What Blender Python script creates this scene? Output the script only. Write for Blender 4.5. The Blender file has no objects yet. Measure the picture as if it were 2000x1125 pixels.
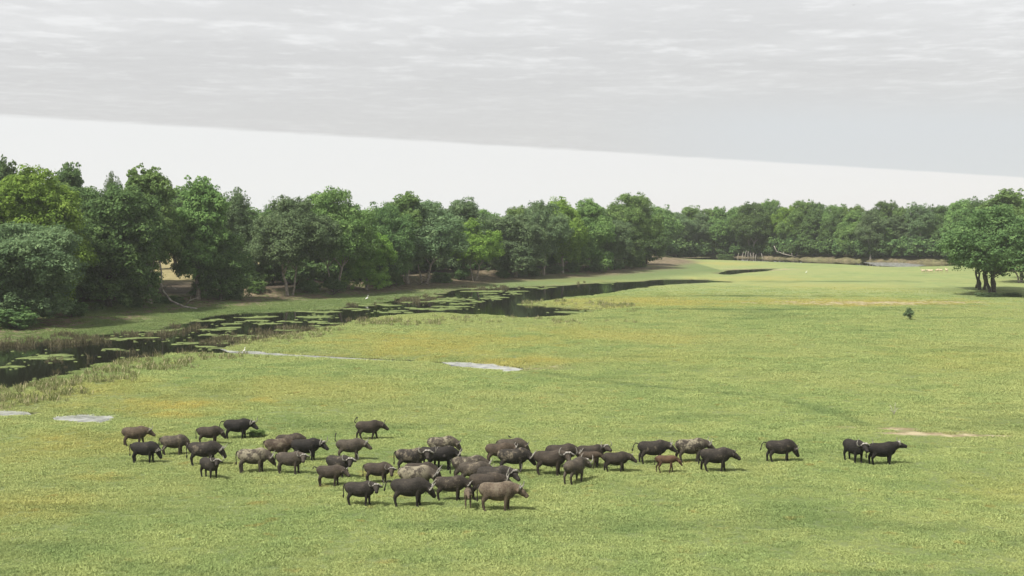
import bpy, math, random
import numpy as np
from mathutils import Vector, Matrix
R = math.radians
sc = bpy.context.scene
COL = sc.collection

# ------------------------------------------------------------------ camera
CAM_H = 16.0
FPX = 2500.0                       # focal length in photo pixels (photo 2000 x 1125)
HOR = 420.0                        # horizon row
PITCH = math.atan((562.5 - HOR) / FPX)
cd = bpy.data.cameras.new('camera'); cam = bpy.data.objects.new('camera', cd); COL.objects.link(cam)
cd.sensor_width = 36.0; cd.lens = 36.0 * FPX / 2000.0
cd.clip_start = 0.5; cd.clip_end = 12000
cam.location = (0, 0, CAM_H); cam.rotation_euler = (math.pi / 2 - PITCH, 0, 0)
sc.camera = cam

# ------------------------------------------------------------------ view
sc.view_settings.view_transform = 'Standard'; sc.view_settings.look = 'None'
sc.view_settings.exposure = 1.0; sc.view_settings.gamma = 1.0
sc.view_settings.use_curve_mapping = False
sc.cycles.max_bounces = 6; sc.cycles.diffuse_bounces = 4; sc.cycles.glossy_bounces = 3
sc.cycles.transmission_bounces = 4; sc.cycles.volume_bounces = 1; sc.cycles.transparent_max_bounces = 4
sc.cycles.use_denoising = True

# ------------------------------------------------------------------ sun + sky
SUN_EL, SUN_AZ = R(55), R(220)     # azimuth of the sun seen from above, from +X (right) towards +Y (away)
sd = Vector((math.cos(SUN_EL) * math.cos(SUN_AZ), math.cos(SUN_EL) * math.sin(SUN_AZ), math.sin(SUN_EL)))
ld = bpy.data.lights.new('sun', 'SUN'); ld.energy = 3.8; ld.angle = R(8.0); ld.color = (1.0, 0.955, 0.88)
sun = bpy.data.objects.new('sun', ld); COL.objects.link(sun)
sun.rotation_euler = sd.to_track_quat('Z', 'Y').to_euler(); sun.location = (-60, -40, 90)

W = bpy.data.worlds.new('World'); sc.world = W; W.use_nodes = True
nt = W.node_tree; N = nt.nodes; L = nt.links
for n in list(N): N.remove(n)


def nd(tree, t, **kw):
    n = tree.nodes.new(t)
    for k, v in kw.items():
        if k.startswith('i_'):
            key = k[2:]
            key = int(key) if key.isdigit() else key.replace('_', ' ')
            n.inputs[key].default_value = v
        else:
            setattr(n, k, v)
    return n


def math_(tree, op, a, b=None, c=None, clamp=False):
    n = tree.nodes.new('ShaderNodeMath'); n.operation = op; n.use_clamp = clamp
    for i, v in enumerate((a, b, c)):
        if v is None: continue
        if isinstance(v, (int, float)): n.inputs[i].default_value = v
        else: tree.links.new(v, n.inputs[i])
    return n.outputs[0]


def mixc(tree, fac, a, b):
    n = tree.nodes.new('ShaderNodeMix'); n.data_type = 'RGBA'
    for i, v in ((0, fac), (6, a), (7, b)):
        if isinstance(v, (int, float)): n.inputs[i].default_value = v
        elif isinstance(v, tuple): n.inputs[i].default_value = (*v, 1.0)
        else: tree.links.new(v, n.inputs[i])
    return n.outputs[2]


def smooth(tree, v, lo, hi):
    n = tree.nodes.new('ShaderNodeMapRange'); n.interpolation_type = 'SMOOTHSTEP'
    tree.links.new(v, n.inputs[0]); n.inputs[1].default_value = lo; n.inputs[2].default_value = hi
    return n.outputs[0]


def noise(tree, vec, scale, detail=4.0, rough=0.55, w=None):
    n = tree.nodes.new('ShaderNodeTexNoise'); tree.links.new(vec, n.inputs['Vector'])
    n.inputs['Scale'].default_value = scale; n.inputs['Detail'].default_value = detail; n.inputs['Roughness'].default_value = rough
    return n.outputs['Fac']


out = nd(nt, 'ShaderNodeOutputWorld'); bg = nd(nt, 'ShaderNodeBackground'); L.new(bg.outputs[0], out.inputs[0])
bg.inputs['Strength'].default_value = 0.1
sky = nd(nt, 'ShaderNodeTexSky', sky_type='NISHITA', sun_disc=False, sun_elevation=SUN_EL,
         sun_rotation=math.pi / 2 - SUN_AZ, air_density=1.0, dust_density=2.0)
tc = nd(nt, 'ShaderNodeTexCoord'); sep = nd(nt, 'ShaderNodeSeparateXYZ'); L.new(tc.outputs['Generated'], sep.inputs[0])
dz = math_(nt, 'MAXIMUM', sep.outputs[2], 0.004)
X = math_(nt, 'DIVIDE', sep.outputs[0], dz); Y = math_(nt, 'DIVIDE', sep.outputs[1], dz)
pv = nd(nt, 'ShaderNodeCombineXYZ'); L.new(X, pv.inputs[0]); L.new(Y, pv.inputs[1])
# a flat deck of cloud far overhead that ends along a straight edge; brighter clear air below it
edge = math_(nt, 'SUBTRACT', math_(nt, 'MULTIPLY_ADD', X, 1.136, 18.9), Y)
en = noise(nt, pv.outputs[0], 1.6, 5.0, 0.65)
edge = math_(nt, 'MULTIPLY_ADD', math_(nt, 'SUBTRACT', en, 0.5), 1.5, edge)
deck = smooth(nt, edge, -0.35, 0.75)
deck = math_(nt, 'MAXIMUM', deck, math_(nt, 'LESS_THAN', sep.outputs[1], 0.0))
sv = nd(nt, 'ShaderNodeVectorMath', operation='MULTIPLY'); L.new(pv.outputs[0], sv.inputs[0]); sv.inputs[1].default_value = (1.15, 1.0, 1.0)
n1 = noise(nt, sv.outputs[0], 2.6, 7.0, 0.62)
n2 = noise(nt, sv.outputs[0], 0.55, 4.0, 0.55)
n3 = noise(nt, sv.outputs[0], 6.5, 5.0, 0.7)
near = smooth(nt, Y, 15.0, 5.0)
near.node.inputs[1].default_value = 4.0; near.node.inputs[2].default_value = 13.0
near = math_(nt, 'SUBTRACT', 1.0, near)
streak = smooth(nt, math_(nt, 'ADD', math_(nt, 'MULTIPLY', n1, 0.7), math_(nt, 'MULTIPLY', n2, 0.3)), 0.49, 0.64)
streak = math_(nt, 'MULTIPLY', streak, math_(nt, 'MULTIPLY_ADD', near, 0.85, 0.15))
veil = math_(nt, 'MULTIPLY', smooth(nt, n2, 0.38, 0.66), math_(nt, 'MULTIPLY_ADD', near, 0.75, 0.1))
dcol = mixc(nt, veil, (3.38, 3.36, 3.36), (3.98, 3.97, 3.97))
dcol = mixc(nt, streak, dcol, (4.45, 4.45, 4.45))
fine = math_(nt, 'MULTIPLY_ADD', math_(nt, 'SUBTRACT', n3, 0.5), 0.16, 1.0)
vm = nd(nt, 'ShaderNodeVectorMath', operation='SCALE'); L.new(dcol, vm.inputs[0]); L.new(fine, vm.inputs['Scale'])
# towards the right the deck thins to bluish
blue = math_(nt, 'MULTIPLY', smooth(nt, math_(nt, 'DIVIDE', sep.outputs[0], math_(nt, 'MAXIMUM', sep.outputs[1], 0.05)), 0.02, 0.22), smooth(nt, Y, 9.0, 15.0))
dcol2 = mixc(nt, blue, vm.outputs[0], (3.46, 3.57, 3.68))
top = smooth(nt, sep.outputs[2], 0.10, 0.19)
dcol3 = mixc(nt, math_(nt, 'MULTIPLY', top, 0.45), dcol2, (4.35, 4.35, 4.35))
low = mixc(nt, smooth(nt, X, -8.0, 25.0), (4.30, 4.33, 4.33), (4.36, 4.26, 4.24))
ccol = mixc(nt, deck, low, dcol3)
fin = mixc(nt, 0.96, sky.outputs[0], ccol)
L.new(fin, bg.inputs['Color'])

# ------------------------------------------------------------------ helpers


def ray(u, v):
    """direction through photo pixel (u, v), in world axes"""
    a = (u - 1000.0) / FPX; b = (562.5 - v) / FPX
    cp, sp = math.cos(PITCH), math.sin(PITCH)
    return a, cp + b * sp, -sp + b * cp


def P(u, v, z=0.0):
    x, y, w = ray(u, v)
    t = (z - CAM_H) / w
    return (x * t, y * t)


def hash2(ix, iy, seed):
    h = (ix.astype(np.int64) * 374761393 + iy.astype(np.int64) * 668265263 + seed * 1442695041) & 0xffffffff
    h = ((h ^ (h >> 13)) * 1274126177) & 0xffffffff
    h = (h ^ (h >> 16)) & 0xffffffff
    return h / 4294967295.0


def vnoise(x, y, seed=0):
    ix = np.floor(x); iy = np.floor(y); fx = x - ix; fy = y - iy
    fx = fx * fx * (3 - 2 * fx); fy = fy * fy * (3 - 2 * fy)
    a = hash2(ix, iy, seed); b = hash2(ix + 1, iy, seed); c = hash2(ix, iy + 1, seed); d = hash2(ix + 1, iy + 1, seed)
    return (a * (1 - fx) + b * fx) * (1 - fy) + (c * (1 - fx) + d * fx) * fy


def fbm(x, y, sc_, seed=0, oct_=4):
    s = np.zeros_like(x); a = 0.5; f = 1.0 / sc_
    for o in range(oct_):
        s += a * (vnoise(x * f + 13.7 * o, y * f - 7.1 * o, seed + o) - 0.5)
        a *= 0.5; f *= 2.03
    return s          # about -0.45 .. 0.45


def sstep(v, lo, hi):
    t = np.clip((v - lo) / (hi - lo), 0, 1); return t * t * (3 - 2 * t)


def poly_sd(px, py, poly, margin=14.0):
    """signed distance (negative inside), clipped to margin"""
    poly = np.array(poly); res = np.full(px.shape, margin)
    lo = poly.min(0) - margin; hi = poly.max(0) + margin
    m = (px > lo[0]) & (px < hi[0]) & (py > lo[1]) & (py < hi[1])
    if not m.any(): return res
    x = px[m]; y = py[m]; d2 = np.full(x.shape, 1e12); ins = np.zeros(x.shape, bool)
    n = len(poly)
    for i in range(n):
        ax, ay = poly[i]; bx, by = poly[(i + 1) % n]
        ex, ey = bx - ax, by - ay; l2 = ex * ex + ey * ey + 1e-12
        t = np.clip(((x - ax) * ex + (y - ay) * ey) / l2, 0, 1)
        d2 = np.minimum(d2, (x - ax - t * ex) ** 2 + (y - ay - t * ey) ** 2)
        if ay != by:
            c = ((ay > y) != (by > y)) & (x < (bx - ax) * (y - ay) / (by - ay) + ax)
            ins ^= c
    d = np.sqrt(d2); d[ins] *= -1
    res[m] = np.minimum(d, margin)
    return res


RIVER = [(-260, 800), (-120, 775), (0, 757), (60, 751), (110, 737), (180, 714), (250, 702), (330, 691), (385, 688), (405, 690),
         (430, 681), (470, 668), (520, 657), (580, 648), (645, 639), (690, 626), (760, 618), (840, 612), (905, 615), (960, 615), (1030, 621), (1085, 619),
         (1125, 612), (1165, 606), (1110, 602), (1050, 598), (995, 595), (1030, 591), (1075, 586), (1110, 580), (1150, 577), (1200, 571),
         (1225, 565), (1270, 559), (1320, 555), (1380, 552.5), (1440, 551), (1400, 548.5), (1370, 546), (1310, 545.5), (1250, 549.5), (1180, 552),
         (1110, 557.5), (1060, 559), (1000, 562), (930, 564), (890, 567), (880, 573), (850, 576), (790, 582), (760, 590), (700, 597), (662, 604), (622, 604),
         (585, 606), (522, 611), (467, 611), (420, 617), (370, 627), (320, 640), (249, 651), (147, 659), (89, 668), (0, 672), (-120, 680), (-260, 690)]
SIDE = [(400, 689), (440, 684), (480, 686), (560, 692), (640, 696.5), (720, 700.5), (800, 705), (720, 703.2), (640, 700), (550, 696), (460, 690.5)]
POOLS = [
    [(850, 708), (900, 708.5), (960, 712), (1015, 719), (1010, 725), (990, 726), (930, 719), (880, 714)],
    [(102, 813), (150, 811), (225, 813), (212, 821), (190, 826), (150, 825), (112, 821)],
    [(-60, 802), (0, 803), (50, 806), (62, 810), (30, 812), (-60, 811)],
    [(1403, 534), (1425, 528), (1470, 526), (1510, 525), (1500, 529), (1450, 533), (1420, 537)],
]
CHANNEL = [(1280, 502.5), (1350, 501), (1400, 501.5), (1500, 504.5), (1600, 508), (1700, 511), (1800, 513), (1860, 514), (2100, 518), (2100, 522), (1860, 519.5),
           (1790, 521), (1740, 522), (1690, 519), (1640, 516.5), (1500, 511.5), (1400, 508), (1350, 506.5)]
wp = lambda pl: [P(u, v) for u, v in pl]
RIVER_W, SIDE_W, POOLS_W, CHANNEL_W = wp(RIVER), wp(SIDE), [wp(p) for p in POOLS], wp(CHANNEL)
# edge of the wood: everything behind this line is raised
TREELINE = [(-700, 760), (-350, 690), (-160, 655), (0, 628), (100, 618), (200, 604), (300, 592), (400, 586), (480, 578), (560, 575), (700, 563), (780, 558), (860, 548), (960, 541),
            (1060, 536), (1150, 529), (1230, 521), (1265, 511), (1290, 501.5), (1400, 499.5), (1500, 501.5), (1600, 505), (1700, 508), (1800, 510), (1860, 511), (2100, 514), (2500, 518)]
TL = [P(u, v, 0.6) for u, v in TREELINE]
WOOD_W = TL + [(900, 600), (900, 1500), (-1500, 1500), (-1500, 60), (-200, 60)]
# dry ground seen through the gap in the wood, and so on: ellipses given as centre u, v and half sizes in photo pixels


def ell(u, v, ru, rv):
    x, y = P(u, v, 0.2); D = y
    return (x, y, ru * D / FPX, rv * D * D / (FPX * CAM_H))


def ellmask(x, y, lst, nz):
    m = np.zeros_like(x)
    for (cx, cy, rx, ry, s) in lst:
        q = ((x - cx) / rx) ** 2 + ((y - cy) / ry) ** 2
        m = np.maximum(m, s * np.clip(1.25 - np.sqrt(q) + nz, 0, 1))
    return np.clip(m, 0, 1)


YELLOW = [(*ell(u, v, a, b), s) for u, v, a, b, s in [(1680, 592, 230, 6, 1.3), 
    (360, 790, 170, 14, 1.0), (200, 760, 120, 22, .5), (860, 670, 260, 24, .8), (1020, 705, 120, 10, .8), (800, 690, 160, 8, .7), (1180, 655, 200, 18, .5),
    (1300, 590, 230, 12, .8), (1560, 590, 330, 9, .9), (1700, 592, 160, 6, 1), (330, 812, 90, 8, .9), (150, 870, 160, 30, .6), (70, 990, 180, 30, .45),
    (1500, 545, 160, 7, .6), (1420, 515, 90, 4, .6), (1120, 548, 120, 5, .6), (1650, 560, 200, 8, .45), (600, 760, 260, 25, .35), (180, 935, 130, 10, .5),
    (1900, 700, 200, 30, .3), (1250, 700, 240, 16, .25), (1930, 960, 120, 30, .35), (780, 930, 60, 10, .4)]]
DIRT = [(*ell(u, v, a, b), s) for u, v, a, b, s in [
    (1810, 848, 66, 4, 1.1), (1740, 839, 50, 3, .95), (1880, 853, 55, 3, .95), (1940, 853, 35, 2.2, .8), (1670, 836, 35, 2, .5),
    (1690, 592.5, 190, 4.2, .8), (1830, 591, 90, 3, .6), (1490, 526, 60, 2.2, .8), (1060, 718, 60, 5, .5), (1460, 766, 12, 1.5, .5), (440, 852, 14, 2.2, .6)]]
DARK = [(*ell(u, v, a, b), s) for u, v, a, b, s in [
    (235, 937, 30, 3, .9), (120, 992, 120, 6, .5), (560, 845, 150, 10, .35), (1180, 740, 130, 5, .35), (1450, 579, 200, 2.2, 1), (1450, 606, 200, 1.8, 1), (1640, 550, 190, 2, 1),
    (1880, 567, 90, 8, .6), (430, 766, 60, 4, .4), (40, 1075, 140, 20, .45), (230, 1000, 200, 5, .35), (1330, 990, 30, 4, .5), (1000, 826, 60, 3, .3), (1550, 600, 60, 1, .4)]]  # first ellipse in this row paints the crown shadow of the right-hand meadow tree


TRAIL = [P(u, v, .2) for u, v in [(1010, 722), (1080, 733), (1150, 742), (1230, 752), (1330, 762), (1480, 776), (1600, 800), (1690, 832)]]


def path_d(px, py, pl):
    d2 = np.full(px.shape, 1e6)
    for (ax, ay), (bx, by) in zip(pl[:-1], pl[1:]):
        ex, ey = bx - ax, by - ay; t = np.clip(((px - ax) * ex + (py - ay) * ey) / (ex * ex + ey * ey), 0, 1)
        d2 = np.minimum(d2, (px - ax - t * ex) ** 2 + (py - ay - t * ey) ** 2)
    return np.sqrt(d2)


def fields(x, y):
    """height and surface masks of the land at points x, y"""
    D = np.hypot(x, y)
    rag = fbm(x, y, 6.0, 11, 4)
    d = poly_sd(x, y, RIVER_W) + rag * 4.6 + fbm(x, y, 1.7, 18, 3) * 1.6
    d = np.minimum(d, poly_sd(x, y, SIDE_W) + fbm(x, y, 2.5, 15, 3) * 2.0)
    for p in POOLS_W: d = np.minimum(d, poly_sd(x, y, p) + fbm(x, y, 1.8, 16, 3) * 1.2)
    d = np.minimum(d, poly_sd(x, y, CHANNEL_W) + rag * 3.0)
    t = -poly_sd(x, y, WOOD_W, 60.0) + fbm(x, y, 14.0, 21, 4) * 9.0     # > 0 inside the wood
    land = 0.27 * sstep(d, 0, 4.5) - 0.6 * sstep(-d, -.3, 1.6)
    und = 0.30 * fbm(x, y, 35.0, 31, 3) + 0.13 * fbm(x, y, 3.0, 35, 3) * np.clip(120 / (D + 1), 0, 1)
    h = land + und * sstep(d, 0.5, 8)
    amp = (1.0 + 0.8 * fbm(x, y, 30.0, 41, 2)) * np.where(y > 440, 0.62, 1.0)
    h = h + amp * (0.6 * sstep(t, -16, -2) * sstep(d, 0, 5) + 1.15 * sstep(t, -3.5, 1.5)) + sstep(t, -2, 2) * 0.6 * fbm(x, y, 5, 51, 3)
    nz = fbm(x, y, 3.0, 61, 4) * 1.6 + fbm(x, y, 20.0, 66, 3) * 0.8
    yel = ellmask(x, y, YELLOW, nz)
    dirt = ellmask(x, y, DIRT, fbm(x, y, 1.5, 63, 4) * 2.6 + .05)
    bank = sstep(t, -19, -9) * (1 - sstep(t, 30, 45)) 
    bank = bank * np.clip(0.92 + 3.0 * fbm(x, y, 8.0, 71, 4), 0, 1)
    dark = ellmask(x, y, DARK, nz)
    trail = path_d(x, y, TRAIL) + fbm(x, y, 3.0, 141, 3) * 1.6
    dark = np.maximum(dark, 0.6 * (1 - sstep(trail, .3, 1.3)) * np.clip(.75 + 2 * fbm(x, y, 8.0, 143, 3), 0, 1))
    dark = np.maximum(dark, 0.38 * sstep(fbm(x * .38, y, 5.0, 131, 4) + .35 * fbm(x * .5, y, 40.0, 137, 2), .14, .27))
    dark = np.maximum(dark, 0.85 * sstep(t, -38, -24) * (x < 60) * (d < 45))  # left-bank grass: trampled wet tone plus tree shade put into the colour
    shore = (1 - sstep(d, 0.2, 3.0)) * np.clip(0.7 + 2.5 * fbm(x, y, 2.0, 81, 3), 0, 1)
    straw = sstep(t, 24, 40) * (np.degrees(np.arctan2(x, y)) < 5)
    return h, d, t, yel, np.clip(dirt, 0, 1), bank, dark, shore, straw


def hgt(x, y):
    return float(fields(np.array([float(x)]), np.array([float(y)]))[0][0])


def spot(u, v):
    z = 0.25
    for _ in range(7):
        x, y = P(u, v, z); z = 0.5 * z + 0.5 * hgt(x, y)
    return x, y, hgt(x, y)


def mesh_np(name, verts, quads=None, tris=None, smooth_=False):
    me = bpy.data.meshes.new(name)
    verts = np.asarray(verts, np.float32)
    me.vertices.add(len(verts)); me.vertices.foreach_set('co', verts.ravel())
    parts = []; totals = []
    if quads is not None and len(quads): parts.append(np.asarray(quads, np.int32).ravel()); totals.append(np.full(len(quads), 4, np.int32))
    if tris is not None and len(tris): parts.append(np.asarray(tris, np.int32).ravel()); totals.append(np.full(len(tris), 3, np.int32))
    if parts:
        idx = np.concatenate(parts); tot = np.concatenate(totals)
        me.loops.add(len(idx)); me.loops.foreach_set('vertex_index', idx)
        me.polygons.add(len(tot)); st = np.concatenate([[0], np.cumsum(tot)[:-1]]).astype(np.int32)
        me.polygons.foreach_set('loop_start', st); me.polygons.foreach_set('loop_total', tot)
    me.update(calc_edges=True)
    if smooth_: me.polygons.foreach_set('use_smooth', np.ones(len(me.polygons), bool))
    return me


def attr(me, name, vals, dom='POINT'):
    a = me.attributes.new(name, 'FLOAT', dom); a.data.foreach_set('value', np.asarray(vals, np.float32))


def link(name, me, parent=None, m=None):
    o = bpy.data.objects.new(name, me); COL.objects.link(o)
    if parent is not None: o.parent = parent
    if m is not None:
        if me.materials: me.materials[0] = m
        else: me.materials.append(m)
    return o


def tag(o, label=None, cat=None, group=None, kind=None):
    if label: o['label'] = label
    if cat: o['category'] = cat
    if group: o['group'] = group
    if kind: o['kind'] = kind
    return o


def empty(name, loc, rz=0.0):
    o = bpy.data.objects.new(name, None); COL.objects.link(o); o.location = loc; o.rotation_euler = (0, 0, rz)
    o.empty_display_size = 0.3
    return o


def mat(name):
    m = bpy.data.materials.new(name); m.use_nodes = True
    t = m.node_tree; b = t.nodes['Principled BSDF']
    return m, t, b


def simple_mat(name, c1, c2, scale=6.0, rough=0.85, bump=0.0, spec=0.3, coord='Object'):
    m, t, b = mat(name)
    tc_ = nd(t, 'ShaderNodeTexCoord'); f = noise(t, tc_.outputs[coord], scale, 5, 0.6)
    t.links.new(mixc(t, smooth(t, f, 0.35, 0.65), c1, c2), b.inputs['Base Color'])
    b.inputs['Roughness'].default_value = rough; b.inputs['Specular IOR Level'].default_value = spec
    if bump:
        bn = nd(t, 'ShaderNodeBump', i_Strength=bump, i_Distance=0.05); t.links.new(f, bn.inputs['Height']); t.links.new(bn.outputs[0], b.inputs['Normal'])
    return m

# ------------------------------------------------------------------ grass colour, shared by the land and the tufts


def grass_color(t, A):
    """A(name) gives the socket of a surface mask"""
    g = nd(t, 'ShaderNodeNewGeometry'); pos = g.outputs['Position']
    big = noise(t, pos, 0.035, 4, 0.6); mid = noise(t, pos, 0.22, 5, 0.65); sm = noise(t, pos, 1.3, 4, 0.7); fine_ = noise(t, pos, 5.0, 4, 0.75)
    c = mixc(t, smooth(t, mid, 0.36, 0.64), GR1, GR2)
    c = mixc(t, math_(t, 'MULTIPLY', smooth(t, big, 0.42, 0.62), 0.55), c, GR3)
    c = mixc(t, math_(t, 'MULTIPLY', smooth(t, sm, 0.50, 0.72), 0.45), c, GR4)
    y = math_(t, 'MULTIPLY', A('yel'), math_(t, 'MULTIPLY_ADD', smooth(t, sm, 0.3, 0.65), 0.5, 0.5))
    c = mixc(t, math_(t, 'MULTIPLY', y, 0.78), c, YEL)
    # sparse orange and bluish tinges of other herbs
    om = math_(t, 'MULTIPLY', smooth(t, noise(t, pos, 0.6, 3, 0.6), 0.60, 0.74), 0.45)
    c = mixc(t, om, c, (0.23, 0.175, 0.055))
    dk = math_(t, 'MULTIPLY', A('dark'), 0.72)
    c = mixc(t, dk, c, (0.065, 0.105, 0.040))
    return c, sm, fine_, pos


GR1 = (0.162, 0.208, 0.078); GR2 = (0.215, 0.249, 0.095); GR3 = (0.233, 0.246, 0.097); GR4 = (0.122, 0.174, 0.071); YEL = (0.300, 0.245, 0.068)

gm, t, b = mat('meadow')


def A_geo(t):
    return lambda n: nd(t, 'ShaderNodeAttribute', attribute_name=n).outputs['Fac']


A = A_geo(t)
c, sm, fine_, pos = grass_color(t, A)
c = mixc(t, math_(t, 'MULTIPLY', A('cover'), 0.50), c, (0.070, 0.094, 0.034))
spk = smooth(t, fine_, 0.36, 0.50)
c = mixc(t, math_(t, 'MULTIPLY', math_(t, 'SUBTRACT', 1.0, spk), 0.35), c, (0.050, 0.078, 0.022))
dn = noise(t, pos, 0.9, 6, 0.7)
dcol_ = mixc(t, smooth(t, dn, 0.35, 0.65), (0.075, 0.066, 0.036), (0.20, 0.155, 0.105))
c = mixc(t, A('dirt'), c, mixc(t, smooth(t, dn, 0.38, 0.62), (0.19, 0.150, 0.085), (0.36, 0.31, 0.20)))
c = mixc(t, A('bank'), c, dcol_)
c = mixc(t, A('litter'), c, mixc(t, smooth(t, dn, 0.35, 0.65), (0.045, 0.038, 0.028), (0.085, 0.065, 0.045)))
c = mixc(t, A('straw'), c, mixc(t, smooth(t, dn, 0.35, 0.65), (0.16, 0.14, 0.06), (0.27, 0.23, 0.12)))
c = mixc(t, math_(t, 'MULTIPLY', A('shore'), 0.75), c, mixc(t, smooth(t, sm, 0.35, 0.65), (0.05, 0.045, 0.03), (0.14, 0.135, 0.06)))
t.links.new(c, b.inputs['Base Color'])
b.inputs['Roughness'].default_value = 0.9; b.inputs['Specular IOR Level'].default_value = 0.15
hh = math_(t, 'ADD', math_(t, 'MULTIPLY', sm, 0.7), math_(t, 'MULTIPLY', fine_, 0.35))
bn = nd(t, 'ShaderNodeBump', i_Strength=0.8, i_Distance=0.35); t.links.new(hh, bn.inputs['Height']); t.links.new(bn.outputs[0], b.inputs['Normal'])
MEADOW = gm

# ------------------------------------------------------------------ the land: one sheet, denser where the view needs it
az = np.concatenate([np.linspace(-180, -50, 27)[:-1], np.linspace(-50, -24.5, 70)[:-1], np.linspace(-24.5, 24.5, 820), np.linspace(24.5, 50, 50)[1:], np.linspace(50, 180, 27)[1:]])
rr = np.concatenate([[0.0], np.geomspace(1.5, 48, 16)[:-1], np.geomspace(48, 620, 880), np.geomspace(620, 5500, 36)[1:]])
AZ, RR = np.meshgrid(np.radians(az), rr)
gx = (RR * np.sin(AZ)).ravel(); gy = (RR * np.cos(AZ)).ravel()
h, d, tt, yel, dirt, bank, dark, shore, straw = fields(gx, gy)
nc = len(az); nr = len(rr)
I = np.arange(nr * nc).reshape(nr, nc)
quads = np.stack([I[:-1, :-1], I[:-1, 1:], I[1:, 1:], I[1:, :-1]], -1).reshape(-1, 4)
me = mesh_np('meadow', np.stack([gx, gy, h], 1), quads, smooth_=True)
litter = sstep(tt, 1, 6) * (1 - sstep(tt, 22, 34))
attr(me, 'cover', 1 - sstep(np.hypot(gx, gy), 180, 285))
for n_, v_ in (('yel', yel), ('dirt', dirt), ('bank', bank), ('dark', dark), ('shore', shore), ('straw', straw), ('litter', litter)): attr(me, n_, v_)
ground = link('ground', me, m=MEADOW); tag(ground, kind='structure')

# water: one flat sheet at z = 0, seen wherever the land dips under it
m, t, b = mat('river_water')
b.inputs['Base Color'].default_value = (0.010, 0.010, 0.007, 1); b.inputs['Roughness'].default_value = 0.045; b.inputs['IOR'].default_value = 1.33
g = nd(t, 'ShaderNodeNewGeometry')
mp = nd(t, 'ShaderNodeMapping'); mp.inputs['Scale'].default_value = (1.0, 1.0, 1.0); t.links.new(g.outputs['Position'], mp.inputs[0])
nn = noise(t, mp.outputs[0], 0.9, 4, 0.6)
bn = nd(t, 'ShaderNodeBump', i_Strength=0.10, i_Distance=0.05); t.links.new(nn, bn.inputs['Height']); t.links.new(bn.outputs[0], b.inputs['Normal'])
wx0, wx1, wy0, wy1 = -260, 330, 60, 620
me = mesh_np('water', [(wx0, wy0, 0), (wx1, wy0, 0), (wx1, wy1, 0), (wx0, wy1, 0)], [(0, 1, 2, 3)])
tag(link('water', me, m=m), kind='structure')


# shallow silty water, rippled by the wind, in the pools and the side channel
m, t, b = mat('silt_and_sky_water')
g = nd(t, 'ShaderNodeNewGeometry'); f1 = noise(t, g.outputs['Position'], 0.8, 4, 0.6)
t.links.new(mixc(t, smooth(t, f1, 0.35, 0.65), (0.15, 0.155, 0.14), (0.33, 0.335, 0.32)), b.inputs['Base Color'])
b.inputs['Roughness'].default_value = 0.22; b.inputs['IOR'].default_value = 1.33
SILT_AND_SKY = m
SIDE_ = SIDE[1:]
for poly in POOLS[:3] + [SIDE_, [(1690, 514.5), (1760, 515), (1805, 517.5), (1775, 520), (1715, 518)]]:  # last outline is the far channel strip, its pale colour painting reflected sky
    cx = sum(p[0] for p in poly) / len(poly); cy = sum(p[1] for p in poly) / len(poly)
    grow = [((u - cx) * 1.08 + cx, (v - cy) * (1.9 if poly is not SIDE_ else 1.25) + cy) for u, v in poly]
    me = bpy.data.meshes.new('puddle'); me.from_pydata([(*P(u, v), 0.012) for u, v in grow], [], [tuple(range(len(grow)))]); me.update()
    tag(link('water', me, m=SILT_AND_SKY), kind='structure')

# ------------------------------------------------------------------ floating mats of weed on the river
MATS0 = [(227, 659, 80, 4), (89, 691, 55, 6), (102, 696, 45, 4), (22, 713, 28, 3), (115, 731, 25, 5), (78, 743, 15, 4), (230, 681, 17, 2), (271, 650, 20, 2),
        (302, 642, 55, 5), (422, 652, 28, 3), (429, 642, 32, 3), (444, 637, 18, 3), (369, 667, 38, 4), (413, 677, 25, 3), (382, 624, 60, 8), (462, 628, 22, 2.5),
        (507, 616, 25, 3), (507, 624, 20, 2), (528, 630, 20, 2), (563, 625, 28, 2), (612, 615, 32, 3), (622, 618, 26, 2), (622, 607, 40, 3), (740, 593, 75, 6),
        (634, 628, 32, 3), (630, 636, 30, 4), (566, 641, 26, 3), (491, 653, 40, 6), (460, 664, 40, 4), (849, 579, 45, 5), (858, 586, 40, 2.5), (908, 582, 18, 2),
        (902, 591, 22, 2), (883, 596, 38, 2.5), (917, 567, 20, 2), (955, 567, 22, 2.5), (961, 582, 20, 2.5), (970, 578, 18, 2), (934, 586, 9, 1.5),
        (953, 573, 14, 2), (1007, 567, 18, 2), (1060, 560, 30, 2), (1007, 572, 8, 1.2), (1185, 552, 14, 1.5), (1120, 606, 45, 2.5), (1287, 559, 6, 1),
        (840, 600, 50, 3), (780, 606, 30, 2.5), (700, 603, 30, 3)]
rg = np.random.default_rng(5)
MATS = []
for (u, v, ru, rv) in MATS0:       # every mat is a chain of ragged smaller ones with water showing between
    k = max(2, int(ru / 9))
    for i in range(k):
        f = (i + .5) / k * 2 - 1
        for _ in range(2): MATS.append((u + rg.normal() * ru * 1.1, v + rg.normal() * rv * 1.3, rg.uniform(1.5, 5), rg.uniform(.3, .9)))
        MATS.append((u + f * ru * .85 + rg.uniform(-4, 4), v + rg.normal() * rv * .45, ru / k * rg.uniform(.7, 1.9) + 3, rv * rg.uniform(.3, .8) * (1.1 - .5 * abs(f)) + .4))
V = []; Q = []; T_ = []
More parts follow.
